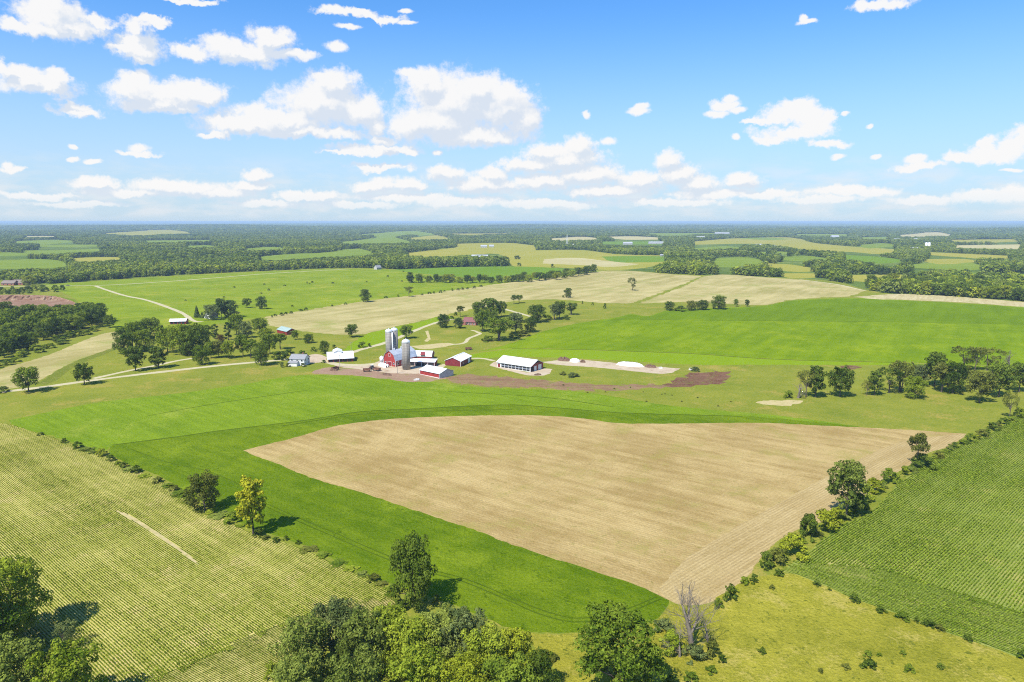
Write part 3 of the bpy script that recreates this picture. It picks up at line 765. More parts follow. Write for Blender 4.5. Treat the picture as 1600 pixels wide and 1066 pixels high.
for px, py, h, w, c, lb in [
    (1050, 1018, 34, 46, 'bright', 'light green bush at the left foot of the dead tree'),
    (1085, 1030, 24, 40, 'grey', 'greyish brush around the foot of the dead tree'),
    (1112, 1024, 26, 32, 'olive', 'olive bush at the right foot of the dead tree'),
    (1038, 985, 16, 44, 'grey', 'pale brush where the alfalfa meets the dead tree'),
    (1128, 1034, 12, 18, 'dark', 'small dark bush in yellow pasture right of the dead tree'),
    (1111, 1050, 10, 20, 'mid', 'flat weed patch in yellow pasture below the dead tree'),
    (1080, 1062, 12, 24, 'mid', 'weed clump at the bottom border under the dead tree'),
    (1050, 1068, 14, 22, 'dark', 'dark weed clump right of the walnut at the bottom border'),
    (1141, 938, 26, 26, 'dark', 'round dark bush on the fence line above the dead tree'),
    (1122, 950, 16, 18, 'mid', 'small bush beside the round dark bush on the fence line'),
    (1178, 910, 14, 17, 'dark', 'small round bush between the stubble corner and yellow pasture'),
    (1196, 888, 28, 24, 'dark', 'dark bush at the lower end of the east hedge'),
    (1214, 880, 26, 34, 'olive', 'olive bush next to the lower end of the east hedge'),
    (1238, 870, 38, 52, 'yellow', 'yellow-green bush near the lower end of the east hedge'),
    (1262, 842, 44, 34, 'dark', 'tall dark bush in the middle of the east hedge'),
    (1287, 832, 40, 40, 'yellow', 'yellow-topped bush below the grey-green hedge tree'),
    (1306, 818, 28, 30, 'yellow', 'yellow bush touching the grey-green hedge tree'),
    (1338, 800, 32, 44, 'dark', 'dark bush in the shade of the grey-green hedge tree'),
    (1352, 784, 30, 26, 'bright', 'light bush at the right side of the grey-green hedge tree'),
    (1364, 768, 22, 38, 'yellow', 'yellow bush between two gaps of the east hedge'),
    (1388, 755, 25, 30, 'mid', 'round green bush half way along the east hedge'),
    (1413, 743, 17, 16, 'bright', 'slim light bush left of the lollipop tree'),
    (1440, 730, 22, 40, 'dark', 'wide dark bush at the foot of the lollipop tree'),
    (1466, 716, 12, 18, 'olive', 'low olive bush right of the lollipop tree'),
    (1491, 700, 10, 16, 'dark', 'low dark bush on the upper east hedge, first past the gap'),
    (1516, 691, 15, 20, 'mid', 'green bush on the upper east hedge'),
    (1535, 682, 12, 24, 'olive', 'olive bush on the upper east hedge'),
    (1551, 672, 13, 20, 'dark', 'dark bush high on the east hedge'),
    (1568, 663, 11, 18, 'mid', 'last low bush before the thin tree on the east hedge'),
    (1592, 653, 18, 22, 'bright', 'light green bush at the right border beside the thin tree'),
    (1276, 915, 9, 16, 'dark', 'dark weed clump at the upper end of the south corn edge'),
    (1296, 923, 6, 8, 'mid', 'tiny weed clump on the south corn edge'),
    (1335, 940, 13, 19, 'dark', 'round dark bush on the south corn edge'),
    (1376, 956, 8, 18, 'dark', 'flat dark bush on the south corn edge'),
    (1410, 967, 10, 26, 'mid', 'long low bush on the south corn edge'),
    (1432, 972, 8, 10, 'dark', 'small ball-shaped bush on the south corn edge'),
    (1451, 979, 13, 22, 'dark', 'largest bush on the south corn edge'),
    (1468, 985, 9, 18, 'olive', 'brownish bush right of the largest on the south corn edge'),
    (1512, 1000, 10, 20, 'dark', 'dark bush alone far along the south corn edge'),
    (1598, 1028, 13, 18, 'mid', 'bush where the south corn edge meets the right border'),
    (1217, 899, 10, 20, 'dark', 'dark bush at the corner of the corn and yellow pasture'),
    (1206, 920, 7, 10, 'olive', 'tiny bush in yellow pasture below the hedge end'),
    (1356, 1025, 9, 15, 'mid', 'upper left weed clump in the open yellow pasture'),
    (1374, 1025, 5, 9, 'mid', 'tiny weed clump beside the upper left one in yellow pasture'),
    (1411, 1023, 7, 13, 'mid', 'upper right weed clump in the open yellow pasture'),
    (1358, 1043, 13, 30, 'dark', 'widest weed clump in the open yellow pasture'),
    (1420, 1050, 13, 18, 'mid', 'weed clump right of the widest one in yellow pasture'),
    (1469, 1044, 8, 14, 'dark', 'rightmost weed clump in the open yellow pasture'),
    (1322, 1044, 7, 15, 'olive', 'faint olive clump left of the widest weeds'),
    (1282, 1050, 6, 12, 'olive', 'faint olive clump far left in the open yellow pasture'),
    (1191, 1021, 10, 14, 'dark', 'dark weed clump in yellow pasture half way to the dead tree'),
    (64, 680, 5, 12, 'dark', 'first tiny bush at the upper end of the west hedge'),
    (101, 692, 8, 12, 'dark', 'small bush near the upper end of the west hedge'),
    (121, 700, 11, 18, 'mid', 'pair-like bush with pale top on the upper west hedge'),
    (158, 712, 12, 20, 'yellow', 'yellow bush on the west hedge where a track line starts'),
    (173, 720, 10, 16, 'dark', 'dark bush right of the yellow one on the west hedge'),
    (194, 730, 9, 16, 'dark', 'dark bush below the track line on the west hedge'),
    (213, 738, 12, 20, 'dark', 'large dark bush of the upper west hedge'),
    (247, 754, 9, 20, 'olive', 'olive bush alone on the west hedge'),
    (273, 767, 9, 18, 'olive', 'weedy bush above the willow-like tree'),
    (291, 777, 11, 16, 'mid', 'bush touching the willow-like tree'),
    (364, 815, 17, 28, 'mid', 'leafy bush between the willow-like and golden trees'),
    (404, 838, 14, 20, 'dark', 'dark bush at the foot of the golden tree'),
    (431, 847, 8, 14, 'dark', 'small bush right of the golden tree'),
    (447, 844, 8, 10, 'dark', 'upright little bush right of the golden tree'),
    (466, 850, 7, 11, 'dark', 'third little bush right of the golden tree'),
    (584, 907, 10, 26, 'olive', 'weedy bush on the west hedge before the dark oak'),
    (612, 926, 12, 26, 'mid', 'green bush at the left foot of the dark oak'),
    (628, 952, 16, 30, 'dark', 'dark bush under the dark oak'),
    (682, 942, 13, 17, 'dark', 'little round bush right of the dark oak'),
    (425, 1060, 28, 28, 'bright', 'bright bush alone left of the foreground thicket'),
    (745, 975, 9, 16, 'olive', 'small bush on the alfalfa edge right of the oak'),
    (865, 1030, 8, 22, 'olive', 'brush line below the alfalfa near the walnut'),
]: S(px, py, h, w, c, lb)
for i, (x, y) in enumerate([(1150, 926), (1163, 912), (1205, 884), (1226, 874), (1250, 858), (1252, 848), (1275, 838), (1298, 824), (1316, 812), (1330, 804), (1376, 762), (1398, 748), (1424, 736), (1452, 723), (1460, 718), (1478, 708), (1484, 704), (1502, 695), (1508, 693), (1526, 686), (1543, 677), (1558, 668), (1580, 657), (1368, 772), (1346, 790)]):
    S(x, y, rnd.uniform(6, 14) * (0.65 if y < 725 else 1), rnd.uniform(14, 28) * (0.7 if y < 725 else 1), rnd.choice(['mid', 'olive', 'yellow', 'sage', 'bright']), 'low brush filling the gaps of the east hedge', 'brush filling the east hedge')
for x, y in [(135, 703), (145, 708), (184, 725), (203, 734), (225, 744), (262, 760), (281, 773), (330, 800), (345, 806), (378, 822), (415, 842), (484, 859), (505, 868), (528, 880), (548, 890), (566, 898), (596, 914)]:
    S(x, y, rnd.uniform(2.2, 5), rnd.uniform(14, 36), rnd.choice(['olive', 'mid', 'bright', 'sage']), 'low weeds on the strip between striped corn and alfalfa', 'weeds of the west field strip')
T(1322, 806, 84, 74, 'round', 'sage', 'tall grey-green tree in the middle of the east hedge')
T(1432, 729, 52, 36, 'lolly', 'olive', 'lollipop-shaped tree on the east hedge')
T(1577, 654, 40, 22, 'airy', 'olive', 'thin straggly tree at the top of the east hedge')

# --- grove in the pasture at right
dead(1247, 622, 24, 24, 2, 'small bare dead tree at the left end of the pasture grove')
dead(1576, 577, 30, 20, 2, 'bare dead tree at the far right of the pasture grove')
for px, py, h, w, sh, c, lb in [
    (1259, 621, 42, 28, 'airy', 'olive', 'half-bare tree next to the small dead one'),
    (1274, 621, 50, 34, 'tall', 'dark', 'dark upright tree left in the pasture grove'),
    (1312, 620, 47, 44, 'round', 'dark', 'dark tree with yellow-tinged top, left in the pasture grove'),
    (1354, 618, 23, 20, 'airy', 'olive', 'small sparse tree between two dark grove trees'),
    (1366, 618, 39, 27, 'tall', 'dark', 'narrow dark tree left of the grove centre'),
    (1389, 614, 39, 34, 'airy', 'dark', 'leaning dark tree left of the grove centre'),
    (1407, 613, 49, 37, 'vase', 'olive', 'tall vase-shaped tree with pale trunk in the grove'),
    (1429, 623, 35, 35, 'low', 'bright', 'bright round tree standing in front of the grove'),
    (1441, 602, 32, 38, 'round', 'grey', 'greyish tree behind the bright round one'),
    (1460, 604, 54, 42, 'round', 'dark', 'large dark tree in the middle of the grove'),
    (1471, 613, 46, 36, 'lolly', 'olive', 'olive tree with clear trunk in mid grove'),
    (1488, 615, 49, 42, 'low', 'dark', 'dense dark tree right of the grove middle'),
    (1501, 611, 41, 30, 'lolly', 'olive', 'tree with clear trunk behind the dense dark one'),
    (1506, 576, 34, 34, 'airy', 'olive', 'rear left tree of three against the green field'),
    (1523, 580, 37, 32, 'airy', 'olive', 'rear middle tree with ivy-dark trunk against the green field'),
    (1542, 579, 36, 36, 'airy', 'olive', 'rear right tree of three against the green field'),
    (1530, 629, 49, 42, 'round', 'olive', 'front tree on the right of the pasture grove'),
    (1560, 621, 53, 46, 'round', 'dark', 'big tree right in the pasture grove'),
    (1592, 613, 46, 40, 'round', 'dark', 'tree at the right border of the pasture grove'),
]: T(px, py, h, w, sh, c, lb)
S(1232, 622, 12, 18, 'mid', 'small bush left of the bare dead grove tree')

# --- single trees of the middle distance
for px, py, h, w, sh, c, lb in [
    (45, 613, 39, 42, 'round', 'mid', 'roadside tree nearest the left border'),
    (132, 601, 33, 34, 'round', 'dark', 'roadside tree second from the left border'),
    (212, 580, 39, 34, 'round', 'dark', 'dark round tree between track and road below the homestead'),
    (248, 575, 33, 30, 'tall', 'dark', 'narrower tree between track and road below the homestead'),
    (409, 483, 20, 18, 'low', 'blue', 'solitary dark tree in pasture right of the white cottage'),
    (571, 472, 20, 21, 'low', 'dark', 'solitary round tree at the upper edge of the long stubble'),
    (639, 464, 16, 15, 'airy', 'olive', 'airy tree on the upper edge of the long stubble'),
    (641, 442, 17, 14, 'tall', 'dark', 'upright tree at the left end of the pasture tree row'),
    (654, 442, 14, 11, 'round', 'mid', 'second tree at the left end of the pasture tree row'),
    (550, 527, 20, 23, 'round', 'dark', 'solitary round tree at the lower edge of the long stubble'),
    (461, 531, 15, 14, 'round', 'mid', 'little tree beside the green-roofed shed'),
    (482, 536, 14, 20, 'low', 'dark', 'wide little tree right of the green-roofed shed'),
    (507, 553, 20, 18, 'low', 'dark', 'dense dark tree behind the white-roofed stable'),
    (635, 529, 21, 24, 'round', 'mid', 'tree on the lane right behind the silos'),
    (692, 512, 21, 22, 'low', 'blue', 'ball-shaped dark tree left of the brick house'),
    (717, 513, 16, 19, 'low', 'blue', 'dark ball-shaped tree in front of the brick house'),
    (719, 495, 17, 13, 'lolly', 'olive', 'small-topped tree behind the brick house'),
    (747, 499, 28, 24, 'round', 'dark', 'dark tree right behind the brick house'),
    (766, 497, 32, 28, 'round', 'mid', 'tallest tree of the brick house grove'),
    (783, 495, 25, 20, 'round', 'dark', 'right rear tree of the brick house grove'),
    (754, 518, 33, 32, 'round', 'mid', 'yellow-green tree in front of the brick house grove'),
    (771, 512, 26, 26, 'low', 'dark', 'dark tree in the heart of the brick house grove'),
    (780, 532, 36, 48, 'vase', 'mid', 'spreading many-stemmed tree below the brick house'),
    (806, 521, 32, 36, 'round', 'grey', 'greyish tree right of the spreading many-stemmed one'),
    (829, 519, 23, 24, 'low', 'dark', 'right end tree of the grove below the brick house'),
    (803, 475, 14, 13, 'lolly', 'dark', 'left of two small trees joined over the stubble edge'),
    (811, 474, 13, 14, 'lolly', 'mid', 'right of two small trees joined over the stubble edge'),
    (888, 465, 15, 14, 'low', 'dark', 'solitary little tree in the stubble left of the sparse one'),
    (840, 504, 28, 32, 'low', 'dark', 'wide tree at the left end of the hollow row'),
    (866, 500, 26, 20, 'vase', 'grey', 'grey-leaved tree in the hollow row'),
    (874, 498, 27, 25, 'round', 'dark', 'tallest tree of the hollow row'),
    (893, 492, 19, 20, 'vase', 'dark', 'right end tree of the hollow row'),
    (988, 454, 20, 15, 'airy', 'olive', 'lone sparse tree in the middle of the far stubble'),
    (1045, 485, 14, 18, 'low', 'dark', 'left tree of the row above the green field'),
    (1080, 485, 15, 20, 'low', 'olive', 'dull tree in the row above the green field'),
    (1097, 484, 15, 22, 'low', 'dark', 'dark wide tree in the row above the green field'),
    (1123, 483, 21, 28, 'low', 'dark', 'largest tree of the row above the green field'),
    (1150, 479, 12, 9, 'round', 'mid', 'first tiny tree right of the row above the green field'),
    (1167, 479, 11, 7, 'tall', 'dark', 'last tiny tree right of the row above the green field'),
    (172, 512, 20, 21, 'round', 'dark', 'detached tree at the right end of the left wood'),
    (46, 446, 15, 23, 'low', 'yellow', 'yellow round tree beside the brown-roofed houses'),
]: T(px, py, h, w, sh, c, lb)
for px, py, h, w, c, lb in [
    (5, 613, 10, 20, 'dark', 'dark bush at the left border beside the road'),
    (187, 519, 5, 8, 'dark', 'tiny bush at the tip of the left stubble'),
    (490, 549, 8, 12, 'mid', 'bush left of the dense dark tree by the stable'),
    (522, 544, 6, 8, 'dark', 'small bush right of the dense dark tree by the stable'),
    (566, 543, 10, 15, 'mid', 'bush beside the lane left of the silos'),
    (577, 542, 6, 8, 'dark', 'small bush beside the lane left of the silos'),
    (706, 499, 6, 9, 'dark', 'small bush on the drive of the brick house'),
    (712, 493, 6, 8, 'mid', 'low bush behind the drive of the brick house'),
    (803, 528, 11, 22, 'mid', 'bush at the foot of the greyish grove tree'),
    (818, 525, 10, 24, 'olive', 'bush line at the lower grove right of the brick house'),
    (762, 533, 9, 26, 'mid', 'brush at the foot of the spreading many-stemmed tree'),
    (885, 500, 9, 11, 'dark', 'bush between the last two trees of the hollow row'),
    (855, 500, 9, 18, 'mid', 'bush between the first trees of the hollow row'),
    (880, 465, 4, 5, 'dark', 'tiny bush beside the solitary little stubble tree'),
    (910, 475, 5, 4, 'dark', 'tiny post-like bush right of the hollow row'),
    (926, 477, 5, 5, 'mid', 'tiny bush in the grass left of the dull one'),
    (945, 482, 9, 7, 'mid', 'dull small bush below the sparse stubble tree'),
    (1063, 486, 9, 20, 'mid', 'bush in the row above the green field'),
    (811, 416, 6, 9, 'dark', 'dark bush in the pale far field'),
    (863, 418, 6, 6, 'dark', 'small dark bush in the tan far field'),
    (808, 405, 6, 14, 'blue', 'dark clump in the pale far field'),
    (122, 480, 7, 16, 'dark', 'dark bush on the sandy slope of the quarry'),
    (135, 478, 7, 20, 'dark', 'long dark bush right of the quarry slope'),
    (144, 478, 6, 9, 'mid', 'last bush right of the quarry slope'),
    (40, 584, 0.1, 0.1, 'mid', ''),
]:
    if lb: S(px, py, h, w, c, lb)

# --- homestead grove on the left
for px, py, h, w, sh, c, lb in [
    (194, 553, 42, 30, 'low', 'mid', 'low-branched tree at the left end of the homestead grove'),
    (208, 547, 44, 34, 'round', 'mid', 'tree behind the left end of the homestead grove'),
    (226, 549, 34, 36, 'low', 'mid', 'dense tree in the left homestead clump'),
    (236, 527, 30, 40, 'low', 'dark', 'wide dark tree in front of the loafing shed'),
    (219, 530, 28, 28, 'round', 'mid', 'tree left of the wide dark one by the loafing shed'),
    (262, 551, 40, 36, 'round', 'bright', 'light green tree in the left middle of the homestead grove'),
    (283, 554, 46, 42, 'low', 'bright', 'broad light tree in the homestead grove'),
    (304, 555, 48, 50, 'low', 'dark', 'huge deep green tree at the centre of the homestead grove'),
    (318, 543, 36, 30, 'round', 'mid', 'tree right behind the huge deep green one'),
    (296, 556, 22, 26, 'low', 'dark', 'low dark tree under the huge deep green one'),
    (315, 570, 30, 26, 'low', 'mid', 'round tree between track and road right of the driveway'),
    (342, 559, 27, 24, 'round', 'olive', 'purplish olive tree right of the round roadside one'),
    (330, 560, 26, 22, 'round', 'mid', 'slim tree behind the round roadside one'),
    (357, 560, 28, 24, 'round', 'bright', 'light tree right of the purplish olive one'),
    (336, 529, 23, 13, 'column', 'dark', 'left of two dark columnar trees in the homestead'),
    (357, 531, 28, 13, 'column', 'blue', 'right of two dark columnar trees in the homestead'),
    (345, 535, 12, 18, 'low', 'purple', 'reddish low tree between the dark columnar trees'),
    (370, 523, 32, 28, 'round', 'mid', 'tall tree behind the right columnar tree'),
    (384, 528, 26, 22, 'low', 'grey', 'greyish tree right of the tall one in the homestead'),
    (380, 557, 34, 28, 'round', 'mid', 'tree in the right middle of the homestead grove'),
    (392, 560, 30, 26, 'lolly', 'mid', 'clear-stemmed tree at the right of the homestead grove'),
    (408, 571, 36, 30, 'low', 'dark', 'dark roadside tree at the right end of the homestead'),
    (406, 521, 24, 28, 'round', 'mid', 'upper right tree of the homestead grove'),
    (416, 533, 20, 24, 'low', 'bright', 'light tree on the right of the homestead grove'),
    (422, 553, 32, 28, 'round', 'mid', 'tree behind the dark roadside one'),
    (438, 546, 25, 22, 'lolly', 'mid', 'right end tree of the homestead grove'),
    (330, 500, 24, 26, 'low', 'grey', 'greyish tree hiding the white cottage'),
    (346, 497, 31, 24, 'round', 'blue', 'tallest dark tree above the white cottage'),
    (360, 496, 27, 30, 'low', 'blue', 'broad dark tree right of the white cottage'),
    (386, 481, 15, 15, 'round', 'dark', 'small tree right of the cottage trees'),
]: T(px, py, h, w, sh, c, lb)
T(308, 496, 19, 11, 'conifer', 'blue', 'dark spruce at the end of the farm lane', None, 'conifer', 'spruce')
T(316, 497, 10, 8, 'conifer', 'blue', 'small spruce between the lane end and the white cottage', None, 'conifer', 'spruce')
for px, py, h, w, c, lb in [
    (446, 563, 13, 16, 'dark', 'dark bush left of the white farmhouse'),
    (452, 556, 11, 20, 'dark', 'bush behind the white farmhouse'),
    (434, 561, 13, 24, 'dark', 'shaded bush between grove and white farmhouse'),
    (472, 556, 9, 16, 'mid', 'bush behind the right end of the white farmhouse'),
    (441, 574, 9, 9, 'grey', 'pale bush in front of the white farmhouse'),
    (506, 567, 5, 8, 'dark', 'small bush at the corner of the white-roofed stable'),
    (474, 573, 6, 9, 'grey', 'pale bush at the right front of the white farmhouse'),
    (450, 573.5, 7, 8, 'olive', 'bush at the left front corner of the white farmhouse'),
]: S(px, py, h, w, c, lb)

# --- trees that nothing tells apart, row by row
def px_in(poly, x, y):
    return bool(inside(poly, np.array([float(x)]), np.array([float(y)]))[0])

def scatter(poly, n, dmin, h, w, shapes, cols, label, group, fn=tree, hv=0.2):
    xs = [p[0] for p in poly]; ys = [p[1] for p in poly]; got = []
    for _ in range(6000):
        if len(got) >= n: break
        x, y = rnd.uniform(min(xs), max(xs)), rnd.uniform(min(ys), max(ys))
        if not px_in(poly, x, y): continue
        if any((x - a) ** 2 + ((y - b) * 2.2) ** 2 < dmin * dmin for a, b in got): continue
        got.append((x, y))
    for x, y in got:
        k = rnd.uniform(1 - hv, 1 + hv)
        if fn is tree: tree(x, y, h * k, w * rnd.uniform(0.85, 1.15), rnd.choice(shapes), rnd.choice(cols), label, group)
        else: shrub(x, y, h * k, w * rnd.uniform(0.8, 1.25), rnd.choice(cols), label, group)
scatter([(-30, 503), (40, 501), (100, 498), (140, 500), (158, 502), (160, 509), (135, 516), (100, 524), (60, 539), (25, 554), (-30, 572)], 68, 8.6, 27, 27, ['round', 'low', 'low'], ['dark', 'mid', 'mid', 'dark', 'bright'],
        'leafy tree in the dense wood below the quarry', 'trees of the wood below the quarry')
scatter([(-20, 497), (30, 494), (60, 492), (110, 488), (150, 493), (150, 499), (100, 497), (40, 500), (-20, 503)], 18, 10, 15, 22, ['low', 'round', 'low'], ['grey', 'mid', 'bright', 'dark'],
        'pale green low tree between the quarry and the dense wood', 'low trees under the quarry')
scatter([(-20, 576), (25, 558), (60, 543), (100, 528), (135, 519), (150, 514), (150, 518), (110, 533), (60, 552), (25, 566), (-20, 584)], 16, 9, 9, 17, [], ['dark', 'mid', 'bright'],
        'low bush along the lower edge of the wood below the quarry', 'bushes edging the wood below the quarry', shrub)
scatter([(-20, 462), (0, 455), (60, 451), (104, 453), (104, 456), (60, 459), (0, 463)], 22, 6.5, 8, 12, [], ['mid', 'dark', 'bright'],
        'bush along the top of the quarry face', 'bushes above the quarry face', shrub)
scatter([(640, 441), (700, 439), (760, 441), (800, 440), (860, 435), (930, 424.5), (935, 426), (870, 437.5), (800, 443), (700, 443)], 44, 7.5, 12, 15, ['low', 'round', 'low'], ['dark', 'mid', 'bright', 'yellow', 'dark'],
        'tree in the hedgerow above the long stubble', 'trees of the hedgerow above the long stubble')
scatter([(1350, 450), (1400, 449), (1450, 448), (1600, 455), (1640, 460), (1640, 476), (1600, 471), (1540, 467), (1450, 461.5), (1390, 458)], 66, 10, 19, 20, ['low', 'round', 'low'], ['mid', 'bright', 'yellow', 'dark', 'mid', 'dark'],
        'tree in the thick belt above the straw strip', 'trees of the belt above the straw strip')
for i in range(11):
    x = 700 + i * 9 + rnd.uniform(-2, 2)
    S(x - 40, 458.5 - (x - 700) * 0.135 + rnd.uniform(0, 1) + 5.4 - 3.2, rnd.uniform(3, 5), rnd.uniform(4, 8), 'dark', 'small dark bush on the fence between pasture and long stubble', 'bushes on the fence above the long stubble')
for (x, y) in [(425, 497), (440, 494), (455, 491), (470, 487), (430, 495), (447, 492), (519, 480), (603, 467), (622, 465), (540, 477), (478, 486)]:
    S(x, y - 1, rnd.uniform(3, 5), rnd.uniform(4, 9), 'dark', 'small dark bush on the fence between pasture and long stubble', 'bushes on the fence above the long stubble')
for (x, y) in [(480, 443), (488, 442), (484, 444), (413, 445), (366, 450), (420, 454), (520, 443), (606, 433), (573, 441), (457, 479), (445, 447), (408, 459), (630, 425), (628, 440), (350, 465), (290, 470)]:
    S(x, y, rnd.uniform(2, 3.5), rnd.uniform(3, 6), 'dark', 'small dark tuft out in the bright pasture', 'tufts in the bright pasture')
for (x, y) in [(1034, 617), (1039, 616), (1122, 635), (946, 613), (1005, 613), (1050, 618), (960, 608), (880, 602), (985, 606), (1090, 622), (1142, 628), (918, 614), (1065, 628), (1010, 628)]:
    S(x, y, rnd.uniform(1.4, 2.2), rnd.uniform(3, 5), 'olive', 'small dark weed clump below the trampled ground', 'weed clumps below the trampled ground')
S(895, 589, 7, 24, 'grey', 'grey brush heap on the grass right of the long barn')
S(880, 586, 6, 12, 'olive', 'low brush left of the grey brush heap')
S(1086, 579, 6, 20, 'grey', 'grey brush above the dark soil patch')

# ------------------------------------------------------------------ mass of wood: one object, real crowns on every point
def instancer(name, pts, rot, scl, pick, protos, label, cat):
    me = bpy.data.meshes.new(name)
    me.vertices.add(len(pts)); me.vertices.foreach_set('co', np.ascontiguousarray(pts, np.float32).ravel())
    def attr(nm, ty, v, key):
        a = me.attributes.new(nm, ty, 'POINT'); a.data.foreach_set(key, np.ascontiguousarray(v).ravel())
    attr('rotv', 'FLOAT_VECTOR', rot.astype(np.float32), 'vector')
    attr('sclv', 'FLOAT_VECTOR', scl.astype(np.float32), 'vector')
    attr('pick', 'INT', pick.astype(np.int32), 'value')
    me.update()
    o = link(name, me); tag(o, label, cat, None, 'stuff')
    c = bpy.data.collections.new(name + '_kinds')
    for i, (m, mats) in enumerate(protos):
        q = bpy.data.objects.new('%s_kind_%03d' % (name, i), m)
        if mats: q.material_slots[0].link = 'OBJECT'; q.material_slots[0].material = mats
        c.objects.link(q)
    g = bpy.data.node_groups.new(name + '_growth', 'GeometryNodeTree')
    g.interface.new_socket('Geometry', in_out='INPUT', socket_type='NodeSocketGeometry')
    g.interface.new_socket('Geometry', in_out='OUTPUT', socket_type='NodeSocketGeometry')
    gi = g.nodes.new('NodeGroupInput'); go = g.nodes.new('NodeGroupOutput')
    ip = g.nodes.new('GeometryNodeInstanceOnPoints'); ci = g.nodes.new('GeometryNodeCollectionInfo')
    ci.inputs['Collection'].default_value = c; ci.inputs['Separate Children'].default_value = True; ci.inputs['Reset Children'].default_value = True
    def named(nm, ty):
        a = g.nodes.new('GeometryNodeInputNamedAttribute'); a.data_type = ty; a.inputs['Name'].default_value = nm
        return [s for s in a.outputs if s.enabled and s.name == 'Attribute'][0]
    L = g.links.new
    L(gi.outputs[0], ip.inputs['Points']); L(ci.outputs[0], ip.inputs['Instance'])
    ip.inputs['Pick Instance'].default_value = True
    L(named('pick', 'INT'), ip.inputs['Instance Index']); L(named('rotv', 'FLOAT_VECTOR'), ip.inputs['Rotation']); L(named('sclv', 'FLOAT_VECTOR'), ip.inputs['Scale'])
    L(ip.outputs[0], go.inputs[0])
    md = o.modifiers.new('growth', 'NODES'); md.node_group = g
    return o

FAR = []
FT = [make_tree(500 + i, ('round', 'shrub', 'round')[i % 3], 420, 0.066, 11, 0.50, 0.02)[1] for i in range(6)]
FCL = []
for i in range(3):                       # a knot of several crowns for the farthest woods
    rs = np.random.RandomState(600 + i); VV, QQ, TT = [], [], []
    for k in range(6):
        C = np.array([rs.uniform(-0.9, 0.9), rs.uniform(-0.9, 0.9), rs.uniform(0.40, 0.62)]); r_ = rs.uniform(0.34, 0.5)
        d = unit(rs.normal(size=(110, 3))); d[:, 2] = np.abs(d[:, 2]) * 1.1 - 0.25
        V, Q = leaf_quads(C + d * r_ * np.array([1, 1, 0.8]), unit(d + rs.normal(size=d.shape) * 0.4), 0.12, rs)
        QQ.append(Q + sum(len(v) for v in VV)); VV.append(V); TT.append(np.full(len(V), rs.uniform(0.2, 0.8)))
    FCL.append(mesh_np('crown_knot', np.concatenate(VV), np.concatenate(QQ), np.concatenate(TT)))
for m in FT + FCL: m.materials.append(LEAF['mid'])
KINDS = [(m, LEAF[c]) for c in ('dark', 'mid', 'blue', 'sage', 'bright', 'yellow') for m in FT] + [(m, LEAF[c]) for c in ('dark', 'sage', 'mid') for m in FCL]
NFT = len(FT)

openpx = [p for _, p in OPEN]
wood_id = [i for i, l in enumerate(layers) if l[0] == 'woodland_floor'][0]
def nz(x, y, s, seed=0.0):
    return (np.sin(x / s + 1.7 + seed) * np.cos(y / (s * 0.8) - 0.6 * seed) + 0.6 * np.sin((x - y) / (s * 0.47) + seed) + 0.4 * np.cos((x * 0.7 + y) / (s * 0.21) + 2 * seed)) / 2.0
def wood_band(r0, r1, cell, hmean):
    n = int((r1 * r1 - r0 * r0) * math.radians(84) / 2 / (cell * cell))
    rs = np.random.RandomState(int(r0))
    r = np.sqrt(rs.uniform(r0 * r0, r1 * r1, n)); a = rs.uniform(math.radians(48), math.radians(132), n)
    x, y = r * np.cos(a), r * np.sin(a)
    own = owner_at(x, y)
    ok = own == wood_id
    z = hgt(x, y)
    zc = y * CP - (z - CAMZ) * SP
    X = 800 + F * x / zc; Y0 = 533 - F * (y * SP + (z - CAMZ) * CP) / zc
    Yt = 533 - F * (y * SP + (z + hmean * 1.05 - CAMZ) * CP) / zc
    for p in openpx:                      # do not stand in front of a clearing
        ok &= ~inside(p, X, Yt) & ~inside(p, X, (Y0 + Yt) / 2)
    ok &= rs.rand(n) > np.clip(nz(x, y, 230.0) * 1.5 - 0.42 + 0.25 * np.clip(x / 1500.0, -0.6, 1), 0, 0.97)
    return x[ok], y[ok], z[ok], X[ok], Y0[ok]
P_, R_, S_, K_ = [], [], [], []
for r0, r1, cell, hm, far_ in ((900, 1500, 7.5, 12, 0), (1500, 2300, 8.0, 11, 0), (2300, 3900, 11.0, 11, 0), (3900, 6500, 21.0, 11, 1), (6500, 10500, 34.0, 12, 1)):
    x, y, z, X, Y0 = wood_band(r0, r1, cell, hm)
    n = len(x); rs = np.random.RandomState(int(cell * 10))
    h = hm * rs.uniform(0.65, 1.3, n) * (1 + 0.25 * nz(x, y, 420.0, 2.0))
    wd = h * rs.uniform(0.85, 1.25, n)
    if far_: wd = np.full(n, cell * 0.85) * rs.uniform(0.8, 1.2, n); h = h * 1.15
    P_.append(np.stack([x, y, z - 0.3], 1)); R_.append(np.stack([np.zeros(n), np.zeros(n), rs.uniform(0, 6.28, n)], 1)); S_.append(np.stack([wd, wd, h], 1))
    t = nz(x, y, 150.0, 1.0) + rs.normal(0, 0.55, n)
    if far_: kind = 6 * NFT + np.select([t < -0.5, t < 0.0], [0, 1], 2) * 3 + rs.randint(0, 3, n)
    else:
        sunny = (Y0 > 416) & (rs.rand(n) < 0.12)
        kind = np.where(sunny, rs.choice([4, 5, 5], n), np.select([t < -1.0, t < -0.45, t < 0.25, t < 0.65], [2, 0, 1, 3], 4)) * NFT + rs.randint(0, NFT, n)
    K_.append(kind)
FP = np.concatenate(P_)
print('forest crowns', len(FP))
instancer('forest', FP, np.concatenate(R_), np.concatenate(S_), np.concatenate(K_), KINDS, 'far-off mass of green woodland reaching to the blue horizon', 'woodland')

